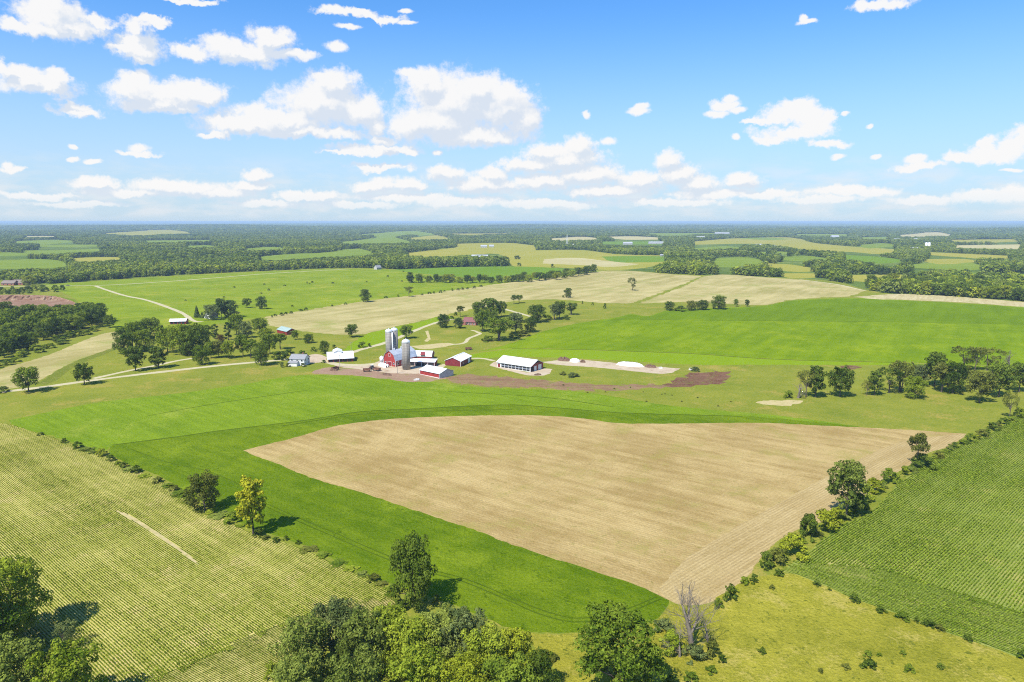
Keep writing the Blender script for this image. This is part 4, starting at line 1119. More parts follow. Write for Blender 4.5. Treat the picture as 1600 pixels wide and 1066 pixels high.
# ------------------------------------------------------------------ row crops: leafy young maize standing in drilled rows
def corn_kind(seed, n=90, L=3.0):
    rs = np.random.RandomState(seed)
    xs = rs.uniform(-L / 2, L / 2, n); C = np.stack([xs, rs.normal(0, 0.07, n), rs.uniform(0.10, 0.42, n)], 1)
    a = rs.uniform(0, 2 * PI, n)
    Nn = unit(np.stack([np.cos(a) * 0.5, np.sin(a) * 0.5, np.full(n, 0.8)], 1))
    V, Q = leaf_quads(C, Nn, 0.19, rs)
    return mesh_np('maize_row', V, Q, np.repeat(np.clip(rs.normal(0.5, 0.22, n), 0, 1), 4))
CK = [corn_kind(700 + i) for i in range(5)]
for m in CK: m.materials.append(LEAF['corn'])
def rows_in(poly, rot, pitch, thin, seed, keep=None):
    """row segments along bearing -rot filling a world polygon"""
    P = np.array(poly); c, s = math.cos(-rot), math.sin(-rot)
    u = P[:, 0] * c + P[:, 1] * s; v = -P[:, 0] * s + P[:, 1] * c
    uu = np.arange(u.min(), u.max(), 2.9); vv = np.arange(v.min(), v.max(), pitch)
    U, Vv = np.meshgrid(uu, vv); U = U.ravel(); Vv = Vv.ravel()
    rs = np.random.RandomState(seed); U = U + rs.uniform(-0.25, 0.25, len(U)) + 1.45 * np.sin(Vv * 91.7 + seed)
    Vw = Vv + 0.35 * np.sin(U / 37.0 + 0.5) + 0.22 * np.sin(U / 13.0)
    x = U * c - Vw * s; y = U * s + Vw * c
    ok = inside(poly, x, y) & (np.abs(x) < y * 0.95 + 25) & (y > 60)
    dens = nz(x, y, 21.0, seed) * 0.62 + nz(x, y, 7.0, seed + 1) * 0.42 + 0.35 * np.sin(Vv * 1.9 + 3 * np.sin(Vv * 0.37)) * np.sin(U / 40.0 + Vv) + rs.normal(0, 0.13, len(x))
    ok &= dens > thin
    ok &= np.isin(owner_at(x, y), [i for i, l in enumerate(layers) if l[0] == 'corn_field'])
    x, y, dens = x[ok], y[ok], dens[ok]
    if keep is not None:
        m = keep(x, y); x, y, dens = x[m], y[m], dens[m]
    z = hgt(x, y); n = len(x)
    sc = np.clip(0.74 + 0.36 * dens, 0.28, 1.25)
    return np.stack([x, y, z], 1), np.stack([np.zeros(n), np.zeros(n), np.full(n, -rot) + PI * rs.randint(0, 2, n)], 1), np.stack([np.full(n, 1.05), sc, sc], 1)
def poly_of(nm, mt):
    for (a, b), w_ in zip(layers, WPOLY):
        if a == nm and b == mt: return w_
def worldpoly(px): return [tuple(at(*p).xy) for p in px]
HW = worldpoly([(640, 935), (521, 940), (493, 957), (451, 974), (400, 993), (330, 1025), (235, 1066), (150, 1110), (60, 1180), (300, 1250), (560, 1100), (660, 960)])
HE = worldpoly([(1190, 890), (1240, 879), (1327, 884), (1397, 895), (1453, 915), (1524, 935), (1600, 960), (1960, 1080), (1760, 1150), (1240, 930)])
def build_corn(mt, rot, roth, head, seed, thin, label, col, pitch, size):
    poly = poly_of('corn_field', mt)
    a = rows_in(poly, rot, pitch, thin, seed, lambda x, y: ~inside(head, x, y))
    hx, hy = math.sin(roth) * 0.75, math.cos(roth) * 0.75
    b = rows_in(poly, roth, pitch, thin - 0.15, seed + 5, lambda x, y: inside([(p + hx, q + hy) for p, q in head], x, y))
    b[2][:, 1:] *= 0.72; P, R, S3 = (np.concatenate([a[i], b[i]]) for i in range(3)); S3[:, 1:] *= size
    print('corn', len(P))
    instancer('maize', P, R, S3, np.random.RandomState(seed).randint(0, len(CK), len(P)), [(m, LEAF[col]) for m in CK], label, 'maize')
build_corn('cornsoilW', ROT_W, ROT_WH, HW, 3, -1.15, 'thin striped rows of young maize on the pale field at left', 'cornY', 0.55, 0.66)
build_corn('cornsoilE', ROT_E, ROT_EH, HE, 8, -0.95, 'dense green rows of young maize on the field at right', 'corn', 0.70, 1.0)

# ------------------------------------------------------------------ buildings and small things
PM = {
    'red': plain('barn_red', (0.24, 0.028, 0.022), 0.6, 0, 0.22, 0.6, (1.6, 1.6, 0.12)),
    'redbright': plain('shed_red', (0.32, 0.032, 0.027), 0.6, 0, 0.22, 0.5, (1.8, 1.8, 0.1)),
    'maroon': plain('maroon_wall', (0.20, 0.018, 0.024), 0.6, 0, 0.18, 0.6, (1.6, 1.6, 0.12)),
    'whiteroof': plain('white_sheet_roof', (0.80, 0.80, 0.79), 0.35, 0.0, 0.06, 0.5, (0.10, 1.3, 1)),
    'greyroof': plain('weathered_sheet_roof', (0.55, 0.57, 0.60), 0.35, 0.3, 0.15, 0.5, (0.12, 1.6, 1)),
    'greenroof': plain('pale_green_roof', (0.36, 0.46, 0.40), 0.4, 0.1, 0.12, 0.5, (0.1, 1.5, 1)),
    'shingle': plain('grey_shingle', (0.25, 0.25, 0.255), 0.85, 0, 0.2, 2.0),
    'redshingle': plain('red_shingle', (0.20, 0.075, 0.070), 0.85, 0, 0.2, 2.0),
    'brownshingle': plain('brown_shingle', (0.20, 0.155, 0.125), 0.85, 0, 0.2, 2.0),
    'brick': plain('brick', (0.30, 0.115, 0.080), 0.85, 0, 0.2, 2.5),
    'cream': plain('cream_siding', (0.40, 0.39, 0.36), 0.7, 0, 0.1, 1.0),
    'dullroof': plain('dull_sheet_roof', (0.36, 0.37, 0.38), 0.6, 0, 0.12, 0.5),
    'white': plain('white_siding', (0.70, 0.69, 0.66), 0.6, 0, 0.05, 1.0),
    'grey': plain('grey_steel', (0.45, 0.46, 0.48), 0.5, 0.3, 0.15, 0.8, (1.6, 1.6, 0.1)),
    'dark': plain('bay_shade_dark_paint', (0.020, 0.020, 0.024), 0.8, 0, 0.3, 1.0),  # near-black; paints the shade inside bays and hutches, also dark doors and handles
    'glass': plain('window_glass', (0.035, 0.045, 0.055), 0.08, 0, 0.1, 1.0),
    'curtain': plain('blue_grey_curtain', (0.20, 0.23, 0.28), 0.6, 0, 0.2, 0.7),
    'stave': None,
    'cap': plain('silo_dome', (0.72, 0.73, 0.75), 0.35, 0.2, 0.06, 0.8),
    'rust': plain('rusty_steel', (0.20, 0.090, 0.055), 0.8, 0.1, 0.35, 1.5),
    'film': plain('white_film', (0.86, 0.86, 0.85), 0.4, 0, 0.04, 0.6),
    'earth': plain('heaped_earth', (0.16, 0.095, 0.060), 0.95, 0, 0.4, 0.9),
    'wood': plain('grey_timber', (0.30, 0.27, 0.22), 0.85, 0, 0.25, 2.0),
    'tyre': plain('tyre_rubber', (0.02, 0.02, 0.021), 0.8),
    'carblack': plain('dark_car_paint', (0.03, 0.032, 0.036), 0.25, 0.2, 0.05),
    'stone': plain('pale_stone', (0.52, 0.50, 0.46), 0.9, 0, 0.25, 1.0),
    'bankearth': None,
}
# concrete staves with steel hoops
m_, nt_ = new_mat('silo_staves'); n_ = N(nt_)
p_ = n_.pos()
sp_ = n_.node('ShaderNodeSeparateXYZ'); n_.put(sp_.inputs[0], p_)
hoop = n_.ramp(n_.math('PINGPONG', sp_.outputs[2], 0.5), 0.34, 0.46)
ang = n_.math('MULTIPLY', n_.math('ARCTAN2', sp_.outputs[1], sp_.outputs[0]), 6.0)
seam = n_.ramp(n_.math('ABSOLUTE', n_.math('SINE', ang)), 0.10, 0.0)
wear = n_.noise(n_.pos(0, (1.4, 1.4, 0.10)), 1.0, 4, 0.6).outputs[0]
cc = n_.mix(n_.ramp(wear, 0.3, 0.7), (0.19, 0.172, 0.148), (0.36, 0.335, 0.295))
cc = n_.mix(n_.math('MULTIPLY', hoop, 0.6), cc, (0.10, 0.085, 0.075))
cc = n_.mix(n_.math('MULTIPLY', seam, 0.3), cc, (0.2, 0.18, 0.16))
bs_ = n_.node('ShaderNodeBsdfPrincipled'); n_.put(bs_.inputs['Base Color'], cc); bs_.inputs['Roughness'].default_value = 0.85
n_.out(bs_.outputs[0]); PM['stave'] = m_

class MB:
    def __init__(s): s.V, s.Fc = [], []
    def poly(s, pts, fcs):
        b = len(s.V); s.V += [tuple(p) for p in pts]; s.Fc += [tuple(i + b for i in f) for f in fcs]; return s
    def box(s, x0, x1, y0, y1, z0, z1):
        return s.poly([(x0, y0, z0), (x1, y0, z0), (x1, y1, z0), (x0, y1, z0), (x0, y0, z1), (x1, y0, z1), (x1, y1, z1), (x0, y1, z1)],
                      [(3, 2, 1, 0), (4, 5, 6, 7), (0, 1, 5, 4), (1, 2, 6, 5), (2, 3, 7, 6), (3, 0, 4, 7)])
    def prism(s, prof, x0, x1):
        """closed (y, z) outline swept along x"""
        n = len(prof)
        s.poly([(x0, y, z) for y, z in prof] + [(x1, y, z) for y, z in prof],
               [tuple(range(n - 1, -1, -1)), tuple(range(n, 2 * n))] + [(i, (i + 1) % n, n + (i + 1) % n, n + i) for i in range(n)])
        return s
    def cyl(s, x, y, z0, z1, r, r2=None, k=20):
        r2 = r if r2 is None else r2
        P = [(x + r * math.cos(2 * PI * i / k), y + r * math.sin(2 * PI * i / k), z0) for i in range(k)] + [(x + r2 * math.cos(2 * PI * i / k), y + r2 * math.sin(2 * PI * i / k), z1) for i in range(k)]
        return s.poly(P, [tuple(range(k - 1, -1, -1)), tuple(range(k, 2 * k))] + [(i, (i + 1) % k, k + (i + 1) % k, k + i) for i in range(k)])
    def wheel(s, x, y, z, r, w, k=14):
        P = [(x + r * math.cos(2 * PI * i / k), y - w / 2, z + r * math.sin(2 * PI * i / k)) for i in range(k)] + [(x + r * math.cos(2 * PI * i / k), y + w / 2, z + r * math.sin(2 * PI * i / k)) for i in range(k)]
        return s.poly(P, [tuple(range(k)), tuple(range(2 * k - 1, k - 1, -1))] + [(i, k + i, k + (i + 1) % k, (i + 1) % k) for i in range(k)])
    def dome(s, x, y, z, r, h, k=20, m=6):
        P, Fs = [], []
        for j in range(m):
            a = PI / 2 * j / m
            for i in range(k): P.append((x + r * math.cos(a) * math.cos(2 * PI * i / k), y + r * math.cos(a) * math.sin(2 * PI * i / k), z + h * math.sin(a)))
        P.append((x, y, z + h))
        for j in range(m - 1):
            for i in range(k): Fs.append((j * k + i, j * k + (i + 1) % k, (j + 1) * k + (i + 1) % k, (j + 1) * k + i))
        for i in range(k): Fs.append(((m - 1) * k + i, (m - 1) * k + (i + 1) % k, m * k))
        Fs.append(tuple(range(k - 1, -1, -1)))
        return s.poly(P, Fs)
    def build(s, name, mat, parent=None, label=None, smooth=False):
        me = bpy.data.meshes.new(name); me.from_pydata(s.V, [], s.Fc); me.validate()
        if smooth: me.shade_auto_smooth(angle=0.7) if hasattr(me, 'shade_auto_smooth') else me.shade_smooth()
        o = link(name, me, parent, mat)
        if label: o['label'] = label
        return o

def roof_sheet(prof, t, over):
    """closed outline of a roof skin of thickness t lying on the polyline prof [(y, z)...]"""
    P = [Vector(p) for p in prof]
    a = (P[1] - P[0]).normalized(); b = (P[-1] - P[-2]).normalized()
    P[0] = P[0] - a * over; P[-1] = P[-1] + b * over
    up = []
    for i, p in enumerate(P):
        d = (P[min(i + 1, len(P) - 1)] - P[max(i - 1, 0)]).normalized()
        up.append(p + Vector((-d.y, d.x)) * t)
    base = [p + Vector((0, 0.02)) for p in P]
    return [(p.x, p.y) for p in base] + [(p.x, p.y) for p in reversed(up)]

def spot(px, py, ang_deg, L, W, corner='fl'):
    """base centre of a building whose front-left (or front-right) ground corner stands at a photo point; ang = bearing of its length, degrees from east"""
    a = math.radians(ang_deg); u = Vector((math.cos(a), math.sin(a))); v = Vector((-u.y, u.x))
    p = at(px, py).xy
    c = p + u * (L / 2 if corner == 'fl' else -L / 2) + v * W / 2
    return Vector((c.x, c.y, H1(c.x, c.y) - 0.15)), a

def building(name, label, cat, px, py, ang, L, W, eave, profile, wall, roof, corner='fl', over=0.45, group=None, rt=0.12):
    """profile: [(y fraction 0..1, height)] from front eave to back eave"""
    c, a = spot(px, py, ang, L, W, corner)
    root = empty(name, c, a); tag(root, label, cat, group)
    prof = [((f - 0.5) * W, h) for f, h in profile]
    MB().prism([(-W / 2, 0)] + prof + [(W / 2, 0)], -L / 2, L / 2).build('wall', PM[wall], root)
    rf = MB().prism(roof_sheet(prof, rt, over), -L / 2 - over, L / 2 + over).build('roof', PM[roof], root)
    ridge = max(prof, key=lambda q: q[1])
    MB().box(-L / 2 - over - 0.01, L / 2 + over + 0.01, ridge[0] - 0.22, ridge[0] + 0.22, ridge[1] + rt - 0.02, ridge[1] + rt + 0.09).build('ridge_cap', PM[roof], rf)
    return root

def opening(root, side, L, W, u0, u1, z0, z1, name, mat, proud=0.05, framed=None, handle=False):
    """door, window or dark bay on a wall: side f(ront) b(ack) l(eft) r(ight); u along the wall from its centre"""
    def bx(mb, a, b, c, d, q0, q1):
        if side == 'f': mb.box(a, b, -W / 2 - q1, -W / 2 - q0, c, d)
        elif side == 'b': mb.box(a, b, W / 2 + q0, W / 2 + q1, c, d)
        elif side == 'r': mb.box(L / 2 + q0, L / 2 + q1, a, b, c, d)
        else: mb.box(-L / 2 - q1, -L / 2 - q0, a, b, c, d)
        return mb
    o = bx(MB(), u0, u1, z0, z1, -0.06, proud).build(name, PM[mat], root)
    if framed:
        f = MB(); w = 0.12; e = proud + 0.03
        bx(f, u0 - w, u0, z0 - w, z1 + w, -0.05, e); bx(f, u1, u1 + w, z0 - w, z1 + w, -0.05, e)
        bx(f, u0, u1, z1, z1 + w, -0.05, e); bx(f, u0, u1, z0 - w, z0, -0.05, e)
        f.build('frame', PM[framed], o)
    if handle: bx(MB(), u1 - 0.35, u1 - 0.2, (z0 + z1) / 2 - 0.2, (z0 + z1) / 2 + 0.2, proud, proud + 0.06).build('handle', PM['dark'], o)
    return o

# --- the dairy barn: gambrel roof, gable towards the yard
BL, BW = 18.5, 10.4
c, a = spot(600, 570, -36, BW, BL)        # placed by its gable wall, then turned so that x runs along the ridge
barn = empty('dairy_barn', c, a + PI / 2); tag(barn, 'red gambrel-roofed dairy barn between the silos in the yard', 'barn')
gam = [(-BW / 2, 4.4), (-BW * 0.37, 7.6), (0, 9.9), (BW * 0.37, 7.6), (BW / 2, 4.4)]
MB().prism([(-BW / 2, 0)] + gam + [(BW / 2, 0)], -BL / 2, BL / 2).build('wall', PM['redbright'], barn)
rf = MB().prism(roof_sheet(gam, 0.12, 0.5), -BL / 2 - 0.5, BL / 2 + 0.5).build('roof', PM['greyroof'], barn)
for k in (-5, 1): MB().cyl(k, 0, 9.9, 10.7, 0.35, 0.35, 10).dome(k, 0, 10.7, 0.5, 0.4, 10, 3).build('ventilator', PM['cap'], rf)
opening(barn, 'l', BL, BW, -1.5, 1.5, 0.1, 3.0, 'door', 'maroon', 0.08, 'white', True)
opening(barn, 'l', BL, BW, -0.8, 0.8, 6.4, 8.0, 'hayloft_door', 'maroon', 0.08, 'white')
for u in (-3.6, 3.6): opening(barn, 'l', BL, BW, u - 0.5, u + 0.5, 1.4, 2.6, 'window', 'glass', 0.05, 'white')
for i in range(5): opening(barn, 'f', BL, BW, -7.6 + i * 3.3, -6.4 + i * 3.3, 1.3, 2.4, 'window', 'glass', 0.05, 'white')
for y in (-BW / 2, BW / 2): MB().box(-BL / 2 - 0.1, -BL / 2 + 0.16, y - 0.1, y + 0.1, 0, 4.35).build('corner_board', PM['white'], barn)

# --- long arched annex and open lean-to behind the front silo
def arch(W, eave, top, n=8): return [(0.5 - 0.5 * math.cos(PI * i / n), eave + (top - eave) * math.sin(PI * i / n)) for i in range(n + 1)]
b = building('arched_shed', 'long shed with white arched roof behind the front silo', 'shed', 674, 561.5, -7, 15.5, 7.5, 2.6, arch(7.5, 2.2, 4.8), 'red', 'whiteroof', 'fr')
opening(b, 'r', 15.5, 7.5, -1.2, 1.2, 0.1, 2.6, 'door', 'maroon', 0.06, 'white', True)
MB().prism([(-4.6, 2.9), (-2.2, 4.6), (-2.2, 2.9)], 0.5, 3.5).build('dormer', PM['maroon'], b)
for u in (-5, -2): opening(b, 'f', 15.5, 7.5, u - 0.5, u + 0.5, 1.0, 1.9, 'window', 'glass')
b = building('open_shed', 'low white-roofed open shed right of the front silo', 'shed', 679, 573, -7, 17.0, 8.0, 2.6, [(0, 2.8), (0.6, 3.5), (1, 3.3)], 'maroon', 'whiteroof', 'fr')
for i in range(4): opening(b, 'f', 17, 8, -8.1 + i * 4.15, -4.5 + i * 4.15, 0.15, 2.45, 'bay_shade_panel', 'dark', 0.04)
for i in range(5): MB().box(-8.32 + i * 4.15, -8.10 + i * 4.15, -4.22, -4.03, 0, 2.7).build('post', PM['white'], b)

# --- silos
def silo(label, px, py, r, top, chute_dir, group=None):
    p = at(px, py); root = empty('silo', (p.x, p.y, p.z - 0.1), 0); tag(root, label, 'silo', group)
    MB().cyl(0, 0, 0, top, r, r, 28).build('tower', PM['stave'], root, smooth=True)
    d = MB().dome(0, 0, top + 0.02, r + 0.12, r * 0.72, 28, 7).build('dome', PM['cap'], root, smooth=True)
    MB().cyl(0, 0, top - 0.35, top + 0.05, r + 0.1, r + 0.1, 28).build('rim', PM['cap'], root)
    MB().cyl(0.0, 0, top + r * 0.70, top + r * 0.72 + 0.45, 0.3, 0.2, 10).build('vent', PM['cap'], d)
    cx_, cy_ = (r + 0.30) * math.cos(chute_dir), (r + 0.30) * math.sin(chute_dir)
    ch = MB().cyl(cx_, cy_, 0.3, top - 0.5, 0.42, 0.42, 12).build('chute', PM['cap'], root, smooth=True)
    lx, ly = (r + 0.35) * math.cos(chute_dir + 0.9), (r + 0.35) * math.sin(chute_dir + 0.9)
    l = MB()
    l.box(lx - 0.25, lx - 0.2, ly - 0.03, ly + 0.03, 1, top); l.box(lx + 0.2, lx + 0.25, ly - 0.03, ly + 0.03, 1, top)
    for k in range(int(top / 0.8)): l.box(lx - 0.2, lx + 0.2, ly - 0.02, ly + 0.02, 1 + k * 0.8, 1.05 + k * 0.8)
    l.build('ladder', PM['grey'], root)
silo('grey concrete silo standing alone in front of the red barn', 635.3, 577.0, 2.45, 17.0, 2.6)
silo('left of two joined concrete silos behind the red barn', 608.8, 563.5, 2.25, 19.3, -0.35)
silo('right of two joined concrete silos behind the red barn', 617.2, 562.0, 2.25, 19.6, -2.4)

# --- red shed right of the yard
b = building('red_shed', 'maroon shed with white roof on the grass right of the barn', 'shed', 695.5, 571, -18, 10.6, 18.5, 3.4, [(0, 3.4), (1, 3.4)], 'maroon', 'whiteroof')
for ch in list(b.children_recursive): bpy.data.objects.remove(ch)
SWd, SL = 10.6, 18.5
b.rotation_euler[2] += PI / 2
gp = [(-SWd / 2, 3.5), (0, 5.6), (SWd / 2, 3.5)]
MB().prism([(-SWd / 2, 0)] + gp + [(SWd / 2, 0)], -SL / 2, SL / 2).build('wall', PM['maroon'], b)
rf = MB().prism(roof_sheet(gp, 0.12, 0.4), -SL / 2 - 0.4, SL / 2 + 0.4).build('roof', PM['whiteroof'], b)
MB().box(-SL / 2 - 0.41, SL / 2 + 0.41, -0.25, 0.25, 5.7, 5.82).build('ridge_cap', PM['whiteroof'], rf)
MB().box(-SL / 2 - 0.12, -SL / 2 + 0.1, -SWd / 2 - 0.1, -SWd / 2 + 0.12, 0, 3.5).build('corner_board', PM['white'], b)
opening(b, 'f', SL, SWd, 3.0, 7.0, 0.1, 3.0, 'door', 'white', 0.06, 'maroon', True)
opening(b, 'f', SL, SWd, -5.5, -4.3, 1.2, 2.2, 'window', 'glass', 0.05, 'white')

# --- bright red shed nearest the field
b = building('red_shed', 'bright red shed with white roof and grey gable beside the field', 'shed', 656.3, 584.8, -40, 16.5, 11.5, 3.0, [(0, 3.0), (0.5, 4.9), (1, 3.0)], 'redbright', 'whiteroof')
MB().prism([(-5.72, 0.05), (-5.72, 2.95), (0, 4.8), (5.72, 2.95), (5.72, 0.05)], 8.25 - 0.02, 8.25 + 0.05).build('gable_cladding', PM['grey'], b)
MB().box(-8.35, -8.1, -5.9, -5.72, 0, 3.0).box(8.1, 8.32, -5.9, -5.72, 0, 3.0).build('corner_board', PM['white'], b)
MB().box(-8.2, 8.2, -5.86, -5.75, 0, 0.5).build('base_board', PM['white'], b)

# --- long curtain-sided barn
NL, NW = 25.0, 14.5
b = building('long_barn', 'long white-roofed barn with open curtained side and red gable', 'barn', 777, 573.2, -35, NL, NW, 3.6, [(0, 3.6), (0.5, 6.4), (1, 3.6)], 'white', 'whiteroof', over=0.7)
MB().prism([(-NW / 2 + 0.03, 0.05), (-NW / 2 + 0.03, 3.55), (0, 6.3), (NW / 2 - 0.03, 3.55), (NW / 2 - 0.03, 0.05)], NL / 2 - 0.02, NL / 2 + 0.05).build('gable_cladding', PM['red'], b)
MB().prism([(-5.2, 4.7), (0, 6.25), (5.2, 4.7)], NL / 2 + 0.04, NL / 2 + 0.09).build('gable_vent', PM['dark'], b)
for i in range(8):
    opening(b, 'f', NL, NW, -9.3 + i * 2.7, -6.9 + i * 2.7, 0.5, 2.9, 'bay_shade_panel', 'dark', 0.03)
    MB().box(-9.3 + i * 2.7, -6.9 + i * 2.7, -NW / 2 - 0.09, -NW / 2 - 0.03, 1.5, 2.1).build('curtain', PM['curtain'], b)
opening(b, 'f', NL, NW, -12.0, -10.2, 0.1, 2.6, 'door', 'maroon', 0.05, 'white', True)
opening(b, 'r', NL, NW, -6.6, -3.6, 0.1, 3.0, 'bay_shade_panel', 'dark', 0.09)
opening(b, 'r', NL, NW, -2.9, -0.7, 0.1, 2.9, 'door', 'white', 0.10, 'white', True)
opening(b, 'r', NL, NW, 1.6, 5.0, 0.1, 3.1, 'door', 'white', 0.10, 'white', True)
for y in (-NW / 2, ): MB().box(NL / 2 - 0.1, NL / 2 + 0.16, y - 0.16, y + 0.1, 0, 3.5).build('corner_board', PM['white'], b)

# --- stable left of the yard with a raised cross wing
b = building('stable', 'low stable with wide white roof left of the barn yard', 'stable', 513, 566.5, 16, 15.5, 14.0, 2.7, [(0, 2.4), (0.72, 5.0), (1, 3.2)], 'maroon', 'whiteroof', over=0.7)
for i in range(5): opening(b, 'f', 15.5, 14, -7.2 + i * 2.9, -4.9 + i * 2.9, 0.2, 2.1, 'bay_shade_panel', 'dark', 0.04)
w_ = MB().prism([(-2.6, 2.6), (-2.6, 5.4), (0, 6.6), (2.6, 5.4), (2.6, 2.6)], -2.4, 6.0)
w_.V = [(y - 1.5, x + 2.6, z) for x, y, z in w_.V]; w_.Fc = [f[::-1] for f in w_.Fc]
wing = w_.build('raised_wing', PM['white'], b)
r_ = MB().prism(roof_sheet([(-2.6, 5.4), (0, 6.6), (2.6, 5.4)], 0.12, 0.4), -2.8, 6.4)
r_.V = [(y - 1.5, x + 2.6, z) for x, y, z in r_.V]; r_.Fc = [f[::-1] for f in r_.Fc]
r_.build('wing_roof', PM['whiteroof'], wing)

# --- white farmhouse
HL, HWd = 9.5, 8.0
b = building('farmhouse', 'white two-storey farmhouse with grey roof left of the yard', 'house', 453, 571, -8, HL, HWd, 4.6, [(0, 4.4), (0.5, 6.6), (1, 4.4)], 'white', 'shingle')
for z in (0.9, 2.9):
    for u in (-3.2, 0.2, 3.2): opening(b, 'f', HL, HWd, u - 0.5, u + 0.5, z, z + 1.1, 'window', 'glass', 0.05, 'white')
    for u in (-2, 2): opening(b, 'r', HL, HWd, u - 0.5, u + 0.5, z, z + 1.1, 'window', 'glass', 0.05, 'white'); opening(b, 'l', HL, HWd, u - 0.5, u + 0.5, z, z + 1.1, 'window', 'glass', 0.05, 'white')
opening(b, 'f', HL, HWd, -1.9, -0.9, 0.1, 2.2, 'door', 'shingle', 0.06, 'white', True)
MB().box(1.6, 2.3, 0.6, 1.3, 5.4, 7.5).build('chimney', PM['brick'], b)
pw = MB().prism([(-6.6, 0), (-6.6, 2.3), (-4.02, 3.1), (-4.02, 0)], -4.6, 1.0).build('porch', PM['white'], b)
MB().prism([(-6.9, 2.35), (-4.02, 3.2), (-4.02, 3.32), (-6.9, 2.47)], -4.9, 1.3).build('porch_roof', PM['shingle'], pw)

# --- green-roofed shed, loafing shed, cottage, brick house
b = building('green_roof_shed', 'red shed with pale green roof at the edge of the long stubble', 'shed', 433, 520, -46, 17, 8.5, 3.0, [(0, 3.0), (0.5, 5.0), (1, 3.0)], 'red', 'greenroof')
opening(b, 'r', 17, 8.5, -1.4, 1.4, 0.1, 2.8, 'door', 'maroon', 0.06, 'white', True)
opening(b, 'f', 17, 8.5, 2.0, 5.0, 0.1, 2.6, 'door', 'maroon', 0.06)
b = building('loafing_shed', 'open-fronted red shed with white roof beside the farm lane', 'shed', 265.5, 507, 10, 13, 9, 3.0, [(0, 2.9), (0.35, 4.6), (1, 3.4)], 'redbright', 'whiteroof', over=0.6)
for i in range(4): opening(b, 'f', 13, 9, -6.0 + i * 3.1, -3.6 + i * 3.1, 0.2, 2.3, 'bay_shade_panel', 'dark', 0.04)
opening(b, 'l', 13, 9, -1.4, 1.2, 0.1, 2.4, 'door', 'maroon', 0.05, None, True)
b = building('cottage', 'white cottage almost hidden by dark trees at the lane end', 'house', 328, 498.5, 60, 9, 8, 3.2, [(0, 3.0), (0.5, 6.0), (1, 3.0)], 'white', 'shingle')
opening(b, 'l', 9, 8, -0.6, 0.6, 2.8, 4.0, 'window', 'glass', 0.05, 'white')
opening(b, 'l', 9, 8, 1.3, 2.3, 0.1, 2.2, 'door', 'shingle', 0.05, 'white', True)
b = building('brick_house', 'brick house with dark red roof on the rise behind the barns', 'house', 723, 507.5, -24, 13, 9.5, 3.4, [(0, 3.2), (0.5, 6.4), (1, 3.2)], 'brick', 'redshingle', over=0.6)
for u in (-4.6, -1.8, 1.8, 4.6): opening(b, 'f', 13, 9.5, u - 0.6, u + 0.6, 1.0, 2.4, 'window', 'glass', 0.05, 'white')
opening(b, 'f', 13, 9.5, -0.5, 0.5, 0.1, 2.2, 'door', 'dark', 0.06, 'white', True)
MB().box(2.0, 2.9, 0.3, 1.1, 4.8, 7.4).build('chimney', PM['brick'], b)
g_ = MB().prism([(-6.4, 0), (-6.4, 3.0), (-4.78, 3.0), (-4.78, 0)], -6.4, -2.8).build('porch', PM['brick'], b)

# --- far farmsteads
def far_house(name, label, cat, px, py, ang, L, W, e, rg, wall, roof, group=None, chim=False):
    b = building(name, label, cat, px, py, ang, L, W, e, [(0, e), (0.5, rg), (1, e)], wall, roof, group=group)
    opening(b, 'f', L, W, -0.7, 0.7, 0.1, min(2.3, e - 0.3), 'door', 'dark')
    for u in (-L * 0.32, L * 0.32): opening(b, 'f', L, W, u - 0.7, u + 0.7, 1.0, min(2.4, e - 0.3), 'window', 'glass')
    if chim: MB().box(L * 0.2, L * 0.2 + 0.9, 0.2, 1.1, rg - 1.5, rg + 1.2).build('chimney', PM['brick'], b)
    return b
far_house('ranch_house', 'brown-roofed house at the left border beside the yellow tree', 'house', 2, 446, -4, 19, 11, 3.2, 6.8, 'brick', 'brownshingle', None, True)
far_house('ranch_house', 'brown-roofed house just left of the yellow tree', 'house', 18, 445.5, -4, 17, 11, 3.4, 7.4, 'brick', 'brownshingle', None, True)
far_house('small_house', 'white gabled house at the wood edge beyond the bright pasture', 'house', 589, 421.5, 50, 11, 9, 4.0, 8.2, 'cream', 'shingle')
far_house('big_brick_house', 'large red brick house with pale roof among far trees', 'house', 736.5, 408, -6, 38, 16, 9.5, 14.5, 'brick', 'dullroof', None, True)
far_house('white_house', 'left of two white houses on the far pale field', 'house', 751, 387, 0, 22, 14, 5, 9, 'cream', 'dullroof')
far_house('white_house', 'right of two white houses on the far pale field', 'house', 764.5, 386.5, 0, 16, 12, 5, 9, 'cream', 'dullroof')
far_house('long_white_shed', 'long white shed in trees behind the right-hand far stubble', 'shed', 1157, 423.5, -4, 24, 12, 4.0, 7.5, 'cream', 'dullroof')
far_house('white_shed', 'small white shed at the far end of the pale field', 'shed', 1032, 400.8, 0, 11, 8, 3.5, 5.5, 'cream', 'dullroof')
far_house('white_barn', 'white barn in the dark woods right of the lattice tower', 'barn', 974, 382.5, 0, 36, 16, 6, 11, 'cream', 'dullroof')
far_house('white_barn', 'longest white barn roof in the far woods', 'barn', 1014, 381.5, 0, 60, 18, 6, 10, 'cream', 'dullroof')
far_house('farmstead_barn', 'white barn at the edge of the far hill field', 'barn', 1181, 386.5, 0, 24, 12, 6, 12, 'cream', 'dullroof')
far_house('farmstead_house', 'white house right of the far hill barn', 'house', 1206, 388, 0, 16, 10, 6, 11, 'cream', 'shingle')
far_house('white_house', 'white house deep in the woods left of the far hill field', 'house', 1089, 375, 0, 40, 22, 10, 18, 'cream', 'dullroof')
far_house('white_house', 'white house on the skyline woods above the far hill field', 'house', 1118, 367.5, 0, 55, 30, 11, 18, 'cream', 'dullroof')
